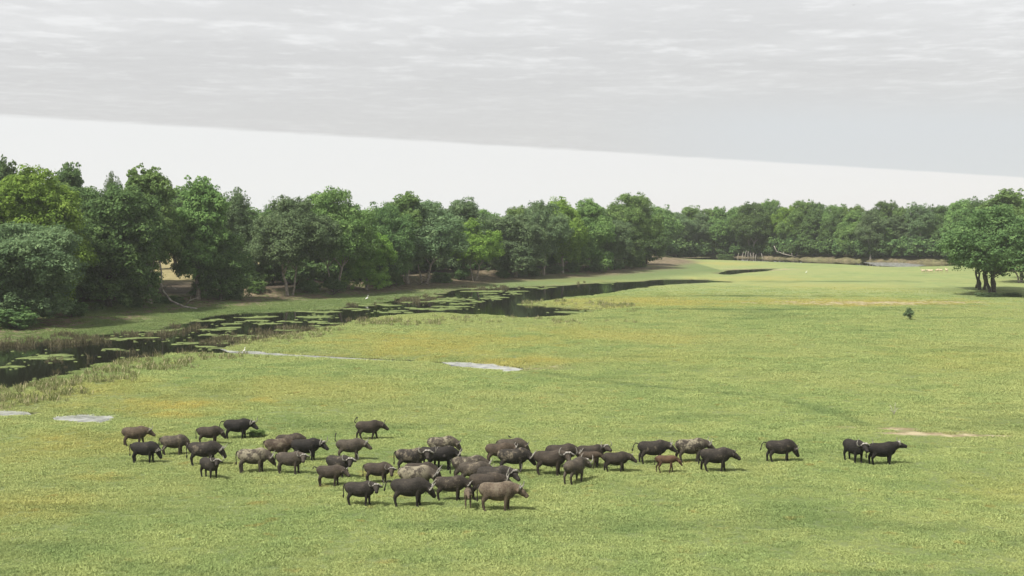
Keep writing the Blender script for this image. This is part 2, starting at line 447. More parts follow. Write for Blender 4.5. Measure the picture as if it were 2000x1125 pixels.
for (u, v, ru, rv) in MATS:
    cx, cy, rx, ry = ell(u, v, ru, rv * .8); ry = min(ry, rx * 1.1)
    n = 40; k = 4; base = len(V)
    ph = np.arange(n) / n * 2 * math.pi
    rad = 1 + fbm(np.cos(ph) * 1.3 + cx, np.sin(ph) * 1.3 + cy, 1.0, 7, 2) * 1.3 + fbm(np.cos(ph) * 9 + cx, np.sin(ph) * 9 + cy, 1.0, 8, 3) * .55
    V.append((cx, cy, 0.06))
    for j in range(1, k + 1):
        f = j / k
        for i in range(n):
            x = cx + rx * rad[i] * f * math.cos(ph[i]); y = cy + ry * rad[i] * f * math.sin(ph[i])
            V.append((x, y, 0.015 + 0.05 * (1 - f ** 3) + rg.uniform(-.012, .012)))
    for i in range(n): V.append((V[base + 1 + (k - 1) * n + i][0], V[base + 1 + (k - 1) * n + i][1], -0.05))
    for i in range(n):
        i2 = (i + 1) % n; T_.append((base, base + 1 + i, base + 1 + i2))
        for j in range(k): Q.append((base + 1 + j * n + i, base + 1 + (j + 1) * n + i, base + 1 + (j + 1) * n + i2, base + 1 + j * n + i2))
me = mesh_np('floating_plants', V, Q, T_)
m, t, b = mat('water_weed')
g = nd(t, 'ShaderNodeNewGeometry'); f1 = noise(t, g.outputs['Position'], 0.7, 5, 0.7)
c = mixc(t, smooth(t, f1, 0.35, 0.62), (0.070, 0.088, 0.034), (0.140, 0.178, 0.066))
t.links.new(c, b.inputs['Base Color']); b.inputs['Roughness'].default_value = 0.95; b.inputs['Specular IOR Level'].default_value = 0.05
bn = nd(t, 'ShaderNodeBump', i_Strength=0.7, i_Distance=0.1); t.links.new(noise(t, g.outputs['Position'], 4, 4, 0.7), bn.inputs['Height']); t.links.new(bn.outputs[0], b.inputs['Normal'])
tag(link('floating_plants', me, m=m), kind='stuff')

# ------------------------------------------------------------------ grass tufts and reeds (stuff, instanced on points)


def A_inst(t):
    return lambda n: nd(t, 'ShaderNodeAttribute', attribute_type='INSTANCER', attribute_name=n).outputs['Fac']


def leafy(name, col_sock_fn, transl=0.35, rough=0.6):
    m = bpy.data.materials.new(name); m.use_nodes = True; t = m.node_tree
    for n in list(t.nodes): t.nodes.remove(n)
    o = nd(t, 'ShaderNodeOutputMaterial'); c = col_sock_fn(t)
    df = nd(t, 'ShaderNodeBsdfDiffuse'); tr = nd(t, 'ShaderNodeBsdfTranslucent'); mx = nd(t, 'ShaderNodeMixShader'); mx.inputs[0].default_value = transl
    t.links.new(c, df.inputs[0]); t.links.new(c, tr.inputs[0]); t.links.new(df.outputs[0], mx.inputs[1]); t.links.new(tr.outputs[0], mx.inputs[2])
    t.links.new(mx.outputs[0], o.inputs[0])
    return m


def tuft_col(t):
    A = A_inst(t); c, sm, fine_, pos = grass_color(t, A)
    a = nd(t, 'ShaderNodeAttribute', attribute_name='tone').outputs['Fac']
    sc_ = math_(t, 'MULTIPLY_ADD', a, 0.34, 1.58)
    n = nd(t, 'ShaderNodeVectorMath', operation='SCALE'); t.links.new(c, n.inputs[0]); t.links.new(sc_, n.inputs['Scale'])
    c2 = n.outputs[0]
    return mixc(t, math_(t, 'MULTIPLY', A('dirt'), 0.6), c2, (0.30, 0.25, 0.14))


TUFT = leafy('grass_blades', tuft_col, 0.25)


def reed_col(t):
    A = A_inst(t)
    a = nd(t, 'ShaderNodeAttribute', attribute_name='tone').outputs['Fac']
    c = mixc(t, a, (0.15, 0.18, 0.06), (0.48, 0.42, 0.26))
    return mixc(t, A('dark'), c, (0.085, 0.070, 0.050))


REED = leafy('reed_stems', reed_col, 0.2)


def tuft_mesh(name, seed, nb, rad, h0, h1, w, lean):
    r = np.random.default_rng(seed); V = []; T_ = []; tone = []
    for i in range(nb):
        a = r.uniform(0, 2 * math.pi); q = rad * math.sqrt(r.uniform(0, 1)); x, y = q * math.cos(a), q * math.sin(a)
        hh = r.uniform(h0, h1) * (1 - 0.45 * (q / rad) ** 2); la = r.uniform(0, 2 * math.pi); le = r.uniform(0.2, 1) * lean * hh
        wa = r.uniform(0, math.pi); ww = w * r.uniform(.6, 1.3)
        dx, dy = math.cos(wa) * ww, math.sin(wa) * ww; lx, ly = math.cos(la) * le, math.sin(la) * le
        k = len(V)
        V += [(x - dx * .5, y - dy * .5, -0.03), (x + dx * .5, y + dy * .5, -0.03), (x + dx + lx * .5, y + dy + ly * .5, hh * .65), (x - dx + lx * .5, y - dy + ly * .5, hh * .65), (x + lx, y + ly, hh)]
        T_ += [(k, k + 1, k + 2), (k, k + 2, k + 3), (k + 3, k + 2, k + 4)]; tone += [r.uniform(-1, 1)] * 3
    me = mesh_np(name, V, None, T_); attr(me, 'tone', tone, 'FACE')
    return me


def scatter(name, pts, rot, scl, kindsel, attrs, protos, material):
    me = bpy.data.meshes.new(name); me.vertices.add(len(pts)); me.vertices.foreach_set('co', np.asarray(pts, np.float32).ravel())
    attr(me, 'rz', rot); attr(me, 'scl', scl)
    a = me.attributes.new('pick', 'INT', 'POINT'); a.data.foreach_set('value', np.asarray(kindsel, np.int32))
    for k, v in attrs.items(): attr(me, k, v)
    o = link(name, me); me.materials.append(material)
    ng = bpy.data.node_groups.new(name, 'GeometryNodeTree')
    ng.interface.new_socket('Geometry', in_out='INPUT', socket_type='NodeSocketGeometry')
    ng.interface.new_socket('Geometry', in_out='OUTPUT', socket_type='NodeSocketGeometry')
    gi = ng.nodes.new('NodeGroupInput'); go = ng.nodes.new('NodeGroupOutput')
    gi_ = ng.nodes.new('GeometryNodeGeometryToInstance')
    for pm in reversed(protos):
        pm.materials.append(material) if not pm.materials else None
        po = bpy.data.objects.new(pm.name, pm)         # a source mesh, never linked into the scene itself
        oi = ng.nodes.new('GeometryNodeObjectInfo'); oi.inputs['Object'].default_value = po
        ng.links.new(oi.outputs['Geometry'], gi_.inputs[0])
    ip = ng.nodes.new('GeometryNodeInstanceOnPoints'); ip.inputs['Pick Instance'].default_value = True

    def named(n, ty):
        q = ng.nodes.new('GeometryNodeInputNamedAttribute'); q.data_type = ty; q.inputs['Name'].default_value = n
        return [s for s in q.outputs if s.enabled and s.name == 'Attribute'][0]
    cx = ng.nodes.new('ShaderNodeCombineXYZ'); ng.links.new(named('rz', 'FLOAT'), cx.inputs[2])
    ng.links.new(gi.outputs[0], ip.inputs['Points']); ng.links.new(gi_.outputs[0], ip.inputs['Instance'])
    ng.links.new(named('pick', 'INT'), ip.inputs['Instance Index']); ng.links.new(cx.outputs[0], ip.inputs['Rotation']); ng.links.new(named('scl', 'FLOAT'), ip.inputs['Scale'])
    ng.links.new(ip.outputs[0], go.inputs[0])
    md = o.modifiers.new('scatter', 'NODES'); md.node_group = ng
    tag(o, kind='stuff')
    return o


tm = [tuft_mesh('grass_tuft', i, 84, 0.36, 0.04, 0.12, 0.0145, 2.0) for i in range(3)]
rg = np.random.default_rng(11)


def field_points(n, d0, d1, dens, half=25.5):
    """random points over the meadow, dens(D) points per square metre"""
    dd = np.linspace(d0, d1, 400); wgt = dens(dd) * dd; cdf = np.cumsum(wgt); tot = cdf[-1] * (dd[1] - dd[0]) * R(2 * half); cdf /= cdf[-1]
    n = int(tot) if n is None else n
    D = np.interp(rg.uniform(0, 1, n), cdf, dd); a = np.radians(rg.uniform(-half, half, n))
    return D * np.sin(a), D * np.cos(a), D


x, y, D = field_points(None, 47, 290, lambda q: np.clip(15.0 * (70 / q) ** 1.15, 2.4, 15.0))
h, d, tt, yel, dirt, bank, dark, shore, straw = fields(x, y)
lump = fbm(x, y, 1.6, 91, 3); lump2 = fbm(x, y, 9.0, 95, 3)
keep = (d > 0.25) & (rg.uniform(0, 1, len(x)) > dirt * 1.3 + bank * 0.85) & (tt < 0.5) & (rg.uniform(0, 1, len(x)) < 1.02 + lump * 0.6)
x, y, D, h, yel, dirt, dark, lump, lump2 = [q[keep] for q in (x, y, D, h, yel, dirt, dark, lump, lump2)]
sclv = (1 - .75 * sstep(D + 60 * fbm(x, y, 25.0, 99, 3), 190, 285)) * np.clip((D / 70) ** 0.5, 1, 1.9) * np.clip(0.86 + 1.3 * lump + 0.6 * lump2, 0.4, 1.6) * rg.uniform(0.7, 1.25, len(x))
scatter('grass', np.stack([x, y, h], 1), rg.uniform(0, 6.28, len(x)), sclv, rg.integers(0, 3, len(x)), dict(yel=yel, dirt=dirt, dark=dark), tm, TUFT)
print('tufts', len(x))

# reeds and straw along the water
rm = [tuft_mesh('reed_tuft', 40 + i, 26, 0.42, 0.45, 1.05, 0.028, 0.75) for i in range(3)]
RD = [(*ell(u, v, a, b), s) for u, v, a, b, s in [(60, 770, 120, 22, .9), (150, 745, 130, 16, .5), (260, 722, 120, 14, .8), (400, 700, 120, 10, .3), (470, 668, 90, 10, .8), (560, 652, 90, 8, .5),
      (760, 632, 130, 8, .5), (1000, 630, 200, 5, .2), (1060, 592, 80, 6, .35), (1180, 600, 60, 8, .3), (900, 625, 100, 5, .25)]]
WD = [(*ell(u, v, a, b), s) for u, v, a, b, s in [(60, 672, 120, 14, 1), (190, 664, 90, 6, .8), (30, 695, 60, 8, .6), (330, 650, 60, 6, .5), (300, 692, 60, 5, .7), (160, 722, 70, 8, .4), (440, 662, 60, 8, .8),
      (500, 652, 60, 8, .5), (610, 636, 60, 6, .4), (700, 624, 40, 3, .5), (950, 560, 60, 3, .5), (1060, 552, 70, 2, .5), (620, 592, 90, 5, .5), (100, 660, 160, 10, .7), (60, 700, 70, 4, .6), (420, 640, 90, 8, .5), (560, 640, 90, 8, .5), (850, 583, 80, 6, .5), (280, 652, 90, 5, .6)]]
x, y, D = field_points(300000, 90, 330, lambda q: np.ones_like(q), 24)
h, d, tt, yel, dirt, bank, dark, shore, straw = fields(x, y)
nz = fbm(x, y, 4.0, 121, 4) * 2.0
p1 = ellmask(x, y, RD, nz) * (d > 0.1) * np.clip(fbm(x, y, 2.2, 125, 3) * 4 + .35, 0, 1)
p2 = ellmask(x, y, WD, nz) * (d > -7.0) * (d < 3) * np.clip(fbm(x, y, 2.2, 127, 3) * 4 + .3, 0, 1)
u_ = rg.uniform(0, 1, len(x)); wet = u_ < p2 * .85; keep = (u_ < p1 * 0.75) | wet
x, y, h, d, wet, D = [q[keep] for q in (x, y, h, d, wet, D)]
z = np.maximum(h, -0.12)
scatter('reeds', np.stack([x, y, z], 1), rg.uniform(0, 6.28, len(x)), rg.uniform(0.5, 1.15, len(x)) * np.where(wet, 1.0, 0.8), rg.integers(0, 3, len(x)), dict(dark=wet * 0.75), rm, REED)
print('reeds', len(x))

# ------------------------------------------------------------------ trees


def leaf_material(name, c_dark, c_mid, c_light, transl=0.42):
    def f(t):
        a = nd(t, 'ShaderNodeAttribute', attribute_name='tone').outputs['Fac']
        oi = nd(t, 'ShaderNodeObjectInfo').outputs['Random']
        c = mixc(t, smooth(t, a, 0.0, 0.55), c_dark, c_mid); c = mixc(t, smooth(t, a, 0.45, 1.0), c, c_light)
        n = nd(t, 'ShaderNodeHueSaturation'); t.links.new(c, n.inputs['Color'])
        t.links.new(math_(t, 'MULTIPLY_ADD', oi, 0.020, 0.484), n.inputs['Hue'])
        t.links.new(math_(t, 'MULTIPLY_ADD', oi, 0.30, 0.85), n.inputs['Value'])
        return n.outputs[0]
    return leafy(name, f, transl)


LEAF = dict(
    grey=leaf_material('grey_green_leaves', (0.082, 0.134, 0.066), (0.138, 0.212, 0.102), (0.212, 0.295, 0.140)),
    dark=leaf_material('dark_green_leaves', (0.061, 0.112, 0.043), (0.105, 0.182, 0.067), (0.171, 0.264, 0.093)),
    mid=leaf_material('mid_green_leaves', (0.085, 0.150, 0.050), (0.144, 0.245, 0.078), (0.227, 0.342, 0.110)),
    bright=leaf_material('yellow_green_leaves', (0.110, 0.203, 0.041), (0.183, 0.319, 0.063), (0.278, 0.420, 0.093)))
BARK = simple_mat('bark', (0.17, 0.145, 0.12), (0.32, 0.28, 0.235), 3.0, 0.9, 0.5)
BARK_DARK = simple_mat('dark_bark', (0.035, 0.030, 0.026), (0.08, 0.068, 0.055), 3.0, 0.9, 0.5)
BARK_PALE = simple_mat('pale_bark', (0.26, 0.23, 0.20), (0.46, 0.42, 0.37), 3.0, 0.9, 0.3)
DEAD = simple_mat('dead_wood', (0.14, 0.125, 0.105), (0.34, 0.31, 0.27), 2.0, 0.85, 0.3)
DEAD_DARK = simple_mat('dark_dead_wood', (0.07, 0.055, 0.045), (0.13, 0.11, 0.09), 2.0, 0.85, 0.3)


class Tubes:
    """tapered tubes collected into one mesh"""
    def __init__(s): s.V = []; s.Q = []; s.T = []

    def tube(s, pts, rad, n=8):
        pts = [Vector(p) for p in pts]; k = len(pts); base = len(s.V)
        ref = Vector((0.3, 0.9, 0.1))
        for i, p in enumerate(pts):
            tg = (pts[min(i + 1, k - 1)] - pts[max(i - 1, 0)]).normalized()
            a = tg.cross(ref).normalized(); b_ = tg.cross(a)
            r = rad[i]; rx, ry = (r if isinstance(r, tuple) else (r, r))
            for j in range(n):
                q = 2 * math.pi * j / n; s.V.append(p + a * (math.cos(q) * rx) + b_ * (math.sin(q) * ry))
        for i in range(k - 1):
            for j in range(n):
                j2 = (j + 1) % n; s.Q.append((base + i * n + j, base + i * n + j2, base + (i + 1) * n + j2, base + (i + 1) * n + j))
        c0 = len(s.V); s.V.append(pts[0]); s.V.append(pts[-1])
        for j in range(n):
            j2 = (j + 1) % n; s.T.append((c0, base + j2, base + j)); s.T.append((c0 + 1, base + (k - 1) * n + j, base + (k - 1) * n + j2))

    def mesh(s, name): return mesh_np(name, [tuple(v) for v in s.V], s.Q, s.T, smooth_=True)


def wob(r, p0, p1, n, amp):
    p0 = Vector(p0); p1 = Vector(p1); out = []
    ln = (p1 - p0).length
    for i in range(n + 1):
        f = i / n; o = Vector((r.uniform(-1, 1), r.uniform(-1, 1), r.uniform(-.4, .4))) * amp * ln * math.sin(math.pi * f)
        out.append(p0.lerp(p1, f) + o)
    return out


def make_crown(seed, Hh, Wd, zb, nl, ls, style, nlobe=16):
    """crown of leaf sprays on clumps on lobes; Hh tree height, Wd width, zb height of the crown's underside"""
    r = np.random.default_rng(seed)
    cz = (Hh + zb) / 2; hz = (Hh - zb) / 2; hw = Wd / 2
    lobes = []
    tries = 0
    while len(lobes) < nlobe and tries < 3000:
        tries += 1
        v = r.normal(size=3); v /= np.linalg.norm(v)
        if style == 'flat' and abs(v[2]) > .75 and r.uniform() < .5: continue
        q = r.uniform(.38, .74)
        c = np.array([v[0] * hw * q, v[1] * hw * q, cz + v[2] * hz * q])
        rl = r.uniform(.27, .43) * min(hw * 1.15, hz * 1.35)
        if v[2] > .55: rl *= r.uniform(.6, 1.0); c[2] += r.uniform(0, .10) * hz
        if all(np.linalg.norm(c - l[0]) > .62 * max(rl, l[1]) for l in lobes): lobes.append((c, rl))
    if style in ('dense', 'skirt', 'spiky'): lobes.append((np.array([0, 0, cz]), min(hw, hz) * .66))
    if style == 'skirt':
        for i in range(9):
            a = 6.283 * i / 9 + r.uniform(-.3, .3)
            lobes.append((np.array([hw * .62 * math.cos(a), hw * .62 * math.sin(a), zb + hz * r.uniform(.22, .42)]), hw * r.uniform(.26, .36)))
    if style in ('spiky', 'dense', 'airy'):
        for i in range(6 if style != 'dense' else 3):
            a = r.uniform(0, 6.28); q = r.uniform(0, .5) * hw; tz = Hh - hz * r.uniform(.02, .30); rl = hw * r.uniform(.13, .2)
            for k in range(4):
                lobes.append((np.array([q * math.cos(a) * (1 - .12 * k), q * math.sin(a) * (1 - .12 * k), tz - k * rl * 1.05]), rl * (1 + .28 * k)))
    clumps = []
    for (c, rl) in lobes:
        k = int(np.clip(26 * (rl / (0.30 * hw)) ** 2, 9, 60))
        for i in range(k):
            v = r.normal(size=3); v /= np.linalg.norm(v)
            if v[2] < -.55: v[2] *= -.6
            rc = rl * r.uniform(.20, .38)
            sq = .62 if style == 'flat' else .82
            p = c + v * np.array([1, 1, sq]) * (rl * r.uniform(.72, 1.05))
            if style == 'skirt' and p[2] < zb + 2.5: p[2] -= r.uniform(0, 1.2)
            clumps.append((p, rc, r.uniform(0, 1)))
    wgt = np.array([c[1] ** 2 for c in clumps]); wgt /= wgt.sum()
    n = nl; idx = r.choice(len(clumps), n, p=wgt)
    cp = np.array([c[0] for c in clumps])[idx]; cr = np.array([c[1] for c in clumps])[idx]; ct = np.array([c[2] for c in clumps])[idx]
    v = r.normal(size=(n, 3)); v /= np.linalg.norm(v, axis=1)[:, None]
    flip = (v[:, 2] < 0) & (r.uniform(size=n) < .45); v[flip, 2] *= -1
    rad = cr * (1 - .55 * r.uniform(size=n) ** 2) * np.where(r.uniform(size=n) < .10, r.uniform(1.0, 1.5, size=n), 1)
    pos = cp + v * rad[:, None] * np.array([1.08, 1.08, .78])
    nrm = v * 1.0 + np.array([0, 0, .45]) + r.normal(size=(n, 3)) * .36
    nrm /= np.linalg.norm(nrm, axis=1)[:, None]
    a = np.cross(nrm, r.normal(size=(n, 3))); a /= np.linalg.norm(a, axis=1)[:, None]; b_ = np.cross(nrm, a)
    s = ls * r.uniform(.55, 1.35, size=n)
    A_ = a * s[:, None]; B_ = b_ * (s * r.uniform(.45, .7, size=n))[:, None]
    Vv = np.stack([pos - A_, pos - A_ * .1 + B_, pos + A_ - nrm * (s * .25)[:, None], pos - A_ * .1 - B_], 1).reshape(-1, 3)
    Qq = np.arange(4 * n).reshape(-1, 4)
    me = mesh_np('crown', Vv, Qq)
    attr(me, 'tone', np.clip(ct * .55 + r.uniform(0, .45, size=n), 0, 1), 'FACE')
    return me, lobes, clumps


def make_trunk(seed, lobes, zb, Hh, n_stems, rad, lean=.08, n_limb=9):
    r = random.Random(seed); T = Tubes()
    for s in range(n_stems):
        a = r.uniform(0, 6.28); off = 0 if n_stems == 1 else rad * r.uniform(.8, 1.6)
        p0 = Vector((math.cos(a) * off, math.sin(a) * off, -.6))
        top = Vector((math.cos(a) * (off + lean * zb * (1 + 3 * (n_stems > 1))), math.sin(a) * (off + lean * zb * (1 + 3 * (n_stems > 1))), max(zb * .75, Hh * .25)))
        rs = rad * (1 if n_stems == 1 else r.uniform(.45, .75))
        pts = wob(r, p0, top, 5, .05); T.tube(pts, [rs * q for q in (1.5, 1.1, .95, .85, .8, .72)], 9)
        lb = sorted(lobes, key=lambda l: (Vector(l[0]) - top).length * r.uniform(.6, 1.4))[:max(3, n_limb // n_stems)]
        for (c, rl) in lb:
            c = Vector(c); f = r.uniform(.55, 1.0); st = pts[3].lerp(top, f)
            mid = st.lerp(c, .5) + Vector((0, 0, .08 * (c - st).length))
            pp = [st, st.lerp(mid, .5) + Vector((r.uniform(-.3, .3), r.uniform(-.3, .3), 0)), mid, mid.lerp(c, .6), c]
            T.tube(pp, [rs * .52, rs * .42, rs * .32, rs * .2, rs * .07], 6)
            for _ in range(3):
                e = c + Vector((r.gauss(0, 1), r.gauss(0, 1), abs(r.gauss(0, 1)))).normalized() * rl * .95
                T.tube(wob(r, mid.lerp(c, r.uniform(.1, .9)), e, 3, .08), [rs * .16, rs * .12, rs * .08, rs * .03], 5)
    return T.mesh('trunk')


PR = {}


def proto(key, seed, Hh, Wd, zb, nl, ls, style, nlobe=16, stems=1, trad=.42, lean=.08):
    cm, lobes, cl = make_crown(seed, Hh, Wd, zb, nl, ls, style, nlobe)
    tm_ = make_trunk(seed + 50, lobes, zb, Hh, stems, trad, lean)
    PR[key] = (cm, tm_, Hh, Wd)


#       key      seed  H   W   zb   leaves  size style
proto('round1', 101, 18, 16, .6, 89900, 0.216, 'skirt', 26)
proto('round2', 102, 18, 16, .8, 89900, 0.216, 'skirt', 22)
proto('round3', 103, 18, 15, .4, 81200, 0.216, 'skirt', 24)
proto('round4', 104, 18, 16, 1.6, 78300, 0.216, 'dense', 24)
proto('tall1', 105, 20, 12, 2.2, 66700, 0.216, 'spiky', 22)
proto('tall2', 106, 20, 13, 2.4, 69600, 0.216, 'spiky', 22)
proto('open1', 107, 18, 17, 3.6, 72500, 0.208, 'dense', 24, 2, .42)
proto('open2', 108, 18, 16, 4.4, 63800, 0.208, 'dense', 20, 1, .42)
proto('flat1', 109, 17, 18, 2.3, 58000, 0.22, 'dense', 27, 4, .46, .15)
proto('shrub', 113, 2.4, 2.6, .1, 3770, 0.104, 'spiky', 7, 4, .05)
proto('airy', 110, 18, 12, 7.0, 18850, 0.176, 'airy', 9, 2, .25)
proto('bush', 111, 4, 5.0, .0, 13050, 0.136, 'skirt', 10, 3, .08)
proto('bush2', 112, 4, 5.5, .0, 13050, 0.136, 'dense', 12, 3, .08)
NTREE = [0]


def tree(key, x, y, z, height, width, leaf, rz, label, group=None, name='tree', cat='tree', bark=None, depth=None):
    cm, tm_, Hh, Wd = PR[key]
    e = empty(name, (x, y, z), rz); tag(e, label, cat, group)
    sz = height / Hh; sx = width / Wd; e.scale = (sx, (depth or width) / Wd, sz)
    for nm, mesh, mt in (('trunk' if name != 'bush' else 'stem', tm_, bark or BARK), ('crown' if name != 'bush' else 'foliage', cm, LEAF[leaf])):
        if not mesh.materials: mesh.materials.append(mt)
        o = bpy.data.objects.new(nm, mesh); COL.objects.link(o); o.parent = e
        o.material_slots[0].link = 'OBJECT'; o.material_slots[0].material = mt
    NTREE[0] += 1
    return e


rt = random.Random(77)
# u centre, v of the foot, v of the top, width in photo pixels, kind, leaves, label
FRONT = [
    (42, 632, 412, 205, 'round1', 'grey', 'broad grey-green drooping tree overhanging the river at the left edge of the picture'),
    (62, 606, 336, 190, 'round2', 'bright', 'bright yellow-green tree rising behind the drooping grey-green one at far left'),
    (212, 601, 352, 190, 'round3', 'dark', 'dark green dense tree just right of the bright yellow-green tree at far left'),
    (8, 560, 299, 82, 'tall1', 'dark', 'tall dark treetop showing above the yellow-green tree in the top left corner of the wood'),
    (146, 566, 322, 100, 'tall2', 'dark', 'dark rounded treetop poking up between the yellow-green tree and the tallest tree'),
    (292, 592, 314, 128, 'tall1', 'mid', 'tallest pointed tree of the left bank with the straw-coloured gap under its crown'),
    (386, 586, 350, 120, 'tall2', 'mid', 'tall green tree directly right of the tallest pointed tree'),
    (432, 585, 446, 110, 'round3', 'dark', 'low dark tree whose crown comes down to the ground right of the straw-coloured gap'),
    (464, 560, 373, 80, 'airy', 'grey', 'thin airy treetop above the low dark tree right of the gap'),
    (222, 560, 343, 50, 'airy', 'grey', 'sparse twiggy treetop between the dark dense tree and the tallest tree'),
    (566, 577, 392, 148, 'open1', 'grey', 'grey-green tree with a forked grey trunk standing on bare ground by the bend'),
    (655, 570, 376, 150, 'open1', 'mid', 'wide green tree right of the tree with the forked grey trunk'),
    (715, 566, 432, 90, 'round3', 'bright', 'smaller light green tree at the right foot of the wide green tree'),
    (750, 556, 396, 100, 'round4', 'dark', 'dark tree filling the gap left of the peaked tree in the middle of the bank'),
    (796, 548, 371, 95, 'tall2', 'mid', 'peaked tree forming the highest point in the middle of the left wood'),
    (830, 555, 398, 150, 'open1', 'grey', 'grey-green umbrella-like tree with a leaning trunk below the peaked tree'),
    (905, 540, 388, 110, 'round4', 'grey', 'grey-green treetop behind the fresh green round tree'),
    (928, 548, 432, 98, 'open1', 'bright', 'fresh green round tree overhanging the dark bank hollow'),
    (1008, 541, 404, 120, 'round1', 'grey', 'pale grey-green drooping tree right of the fresh green round one'),
    (1062, 537, 398, 84, 'open2', 'grey', 'tree with the straight pale trunk standing clear on the left bank'),
    (1098, 533, 391, 90, 'round4', 'bright', 'light green tree right of the straight pale trunk'),
    (1150, 530, 392, 90, 'round2', 'mid', 'mid green rounded tree halfway between the pale trunk and the river bend'),
    (1188, 526, 418, 80, 'round1', 'grey', 'lower grey-green tree leaning over the grass before the river bend'),
    (1232, 518, 381, 105, 'open1', 'mid', 'taller tree forming the last hump of the left wood before the far trees'),
    (1218, 524, 440, 70, 'round3', 'dark', 'low dark tree at the foot of the last hump of the left wood'),
    (1262, 515, 420, 72, 'round2', 'dark', 'dark tree at the very tip of the left wood'),
    (1292, 500, 405, 70, 'round4', 'mid', 'green tree behind the tip of the left wood, left of the bare pale trunk'),
]
for (u, v, vt, wpx, key, leaf, lab) in FRONT:
    x, y, z = spot(u, v)
    Hm = (v - vt) * y / FPX * 1.0; Wm = wpx * y / FPX
    tree(key, x, y, z, Hm * 1.02, Wm * 1.12, leaf, rt.uniform(0, 6.28), lab, bark=BARK_DARK if leaf == 'dark' else BARK)

# far bank, tree by tree
FAR = [(1322, 497, 412, 55, 'airy', 'grey', 'far tree with bare twin pale trunks at the river bend'),
       (1350, 498, 408, 66, 'round4', 'mid', 'far tree right of the bare twin pale trunks'),
       (1345, 499, 468, 40, 'bush', 'mid', 'dark green bush on the sandy bank right of the bare twin pale trunks'),
       (1388, 499, 415, 60, 'open1', 'mid', 'shorter far tree left of the peaked far tree'),
       (1407, 497, 399, 44, 'tall2', 'mid', 'peaked far tree at the left end of the far wood'),
       (1440, 500, 412, 62, 'round2', 'mid', 'far tree over the row of standing dead poles'),
       (1468, 498, 396, 70, 'open1', 'dark', 'tallest broad far tree behind the row of standing dead poles'),
       (1506, 501, 398, 64, 'open1', 'mid', 'far tree left of the fallen pale branch'),
       (1540, 501, 408, 60, 'open2', 'bright', 'lighter far tree above the fallen pale branch'),
       (1568, 503, 400, 62, 'open1', 'mid', 'far tree right of the fallen pale branch'),
       (1600, 503, 404, 56, 'open2', 'dark', 'dark far tree between the fallen pale branch and the tan mound'),
       (1632, 505, 408, 60, 'open1', 'mid', 'far tree just left of the tan mound'),
       (1662, 505, 407, 60, 'round4', 'mid', 'far tree standing behind the tan mound'),
       (1700, 507, 412, 60, 'open2', 'grey', 'greyish far tree with leaning pale trunks right of the tan mound'),
       (1728, 506, 400, 62, 'open1', 'dark', 'dark far tree with a dense top above the strip of open water'),
       (1762, 508, 412, 46, 'open2', 'mid', 'narrow far tree above the right end of the open water strip'),
       (1790, 509, 404, 58, 'airy', 'grey', 'thin pale-limbed far tree left of the big tree on the meadow'),
       (1830, 510, 412, 60, 'open1', 'dark', 'dark far tree beside the thin pale-limbed one'),
       (1868, 510, 408, 60, 'open1', 'mid', 'far tree partly hidden by the left edge of the meadow tree')]
for (u, v, vt, wpx, key, leaf, lab) in FAR:
    x, y, z = spot(u, v)
    Hm = (v - vt) * y / FPX; Wm = wpx * y / FPX
    isb = key == 'bush'
    tree(key, x, y, z, Hm, Wm * 1.15, leaf, rt.uniform(0, 6.28), lab, name='bush' if isb else 'tree', cat='bush' if isb else 'tree', bark=BARK_PALE if leaf == 'grey' or key == 'open2' else BARK)

# the trees standing on the meadow at the right edge
RIGHT = [(1918, 566, 415, 128, 'flat1', 'dark', 'dark-trunked spreading tree on the meadow, left of the grey multi-stemmed one'),
         (1944, 577, 400, 190, 'flat1', 'dark', 'big spreading tree with grey splayed stems on the meadow at the right edge'),
         (1996, 552, 405, 120, 'flat1', 'mid', 'spreading tree with several pale stems cut by the right edge of the picture'),
         (1975, 530, 368, 120, 'tall2', 'mid', 'tall layered tree rising behind the meadow trees at the right edge'),
         (1908, 522, 386, 60, 'airy', 'dark', 'thin tall treetop left of the layered tree at the right edge'),
         (1885, 516, 400, 90, 'round2', 'mid', 'rounded tree filling the space left of the meadow trees'),
         (2050, 545, 380, 150, 'open1', 'mid', 'tree just beyond the right edge behind the meadow trees')]
for (u, v, vt, wpx, key, leaf, lab) in RIGHT:
    x, y, z = spot(u, v)
    Hm = (v - vt) * y / FPX; Wm = wpx * y / FPX
    tree(key, x, y, z, Hm, Wm * 1.1, leaf, rt.uniform(0, 6.28), lab, bark=BARK_DARK if leaf == 'dark' else BARK)

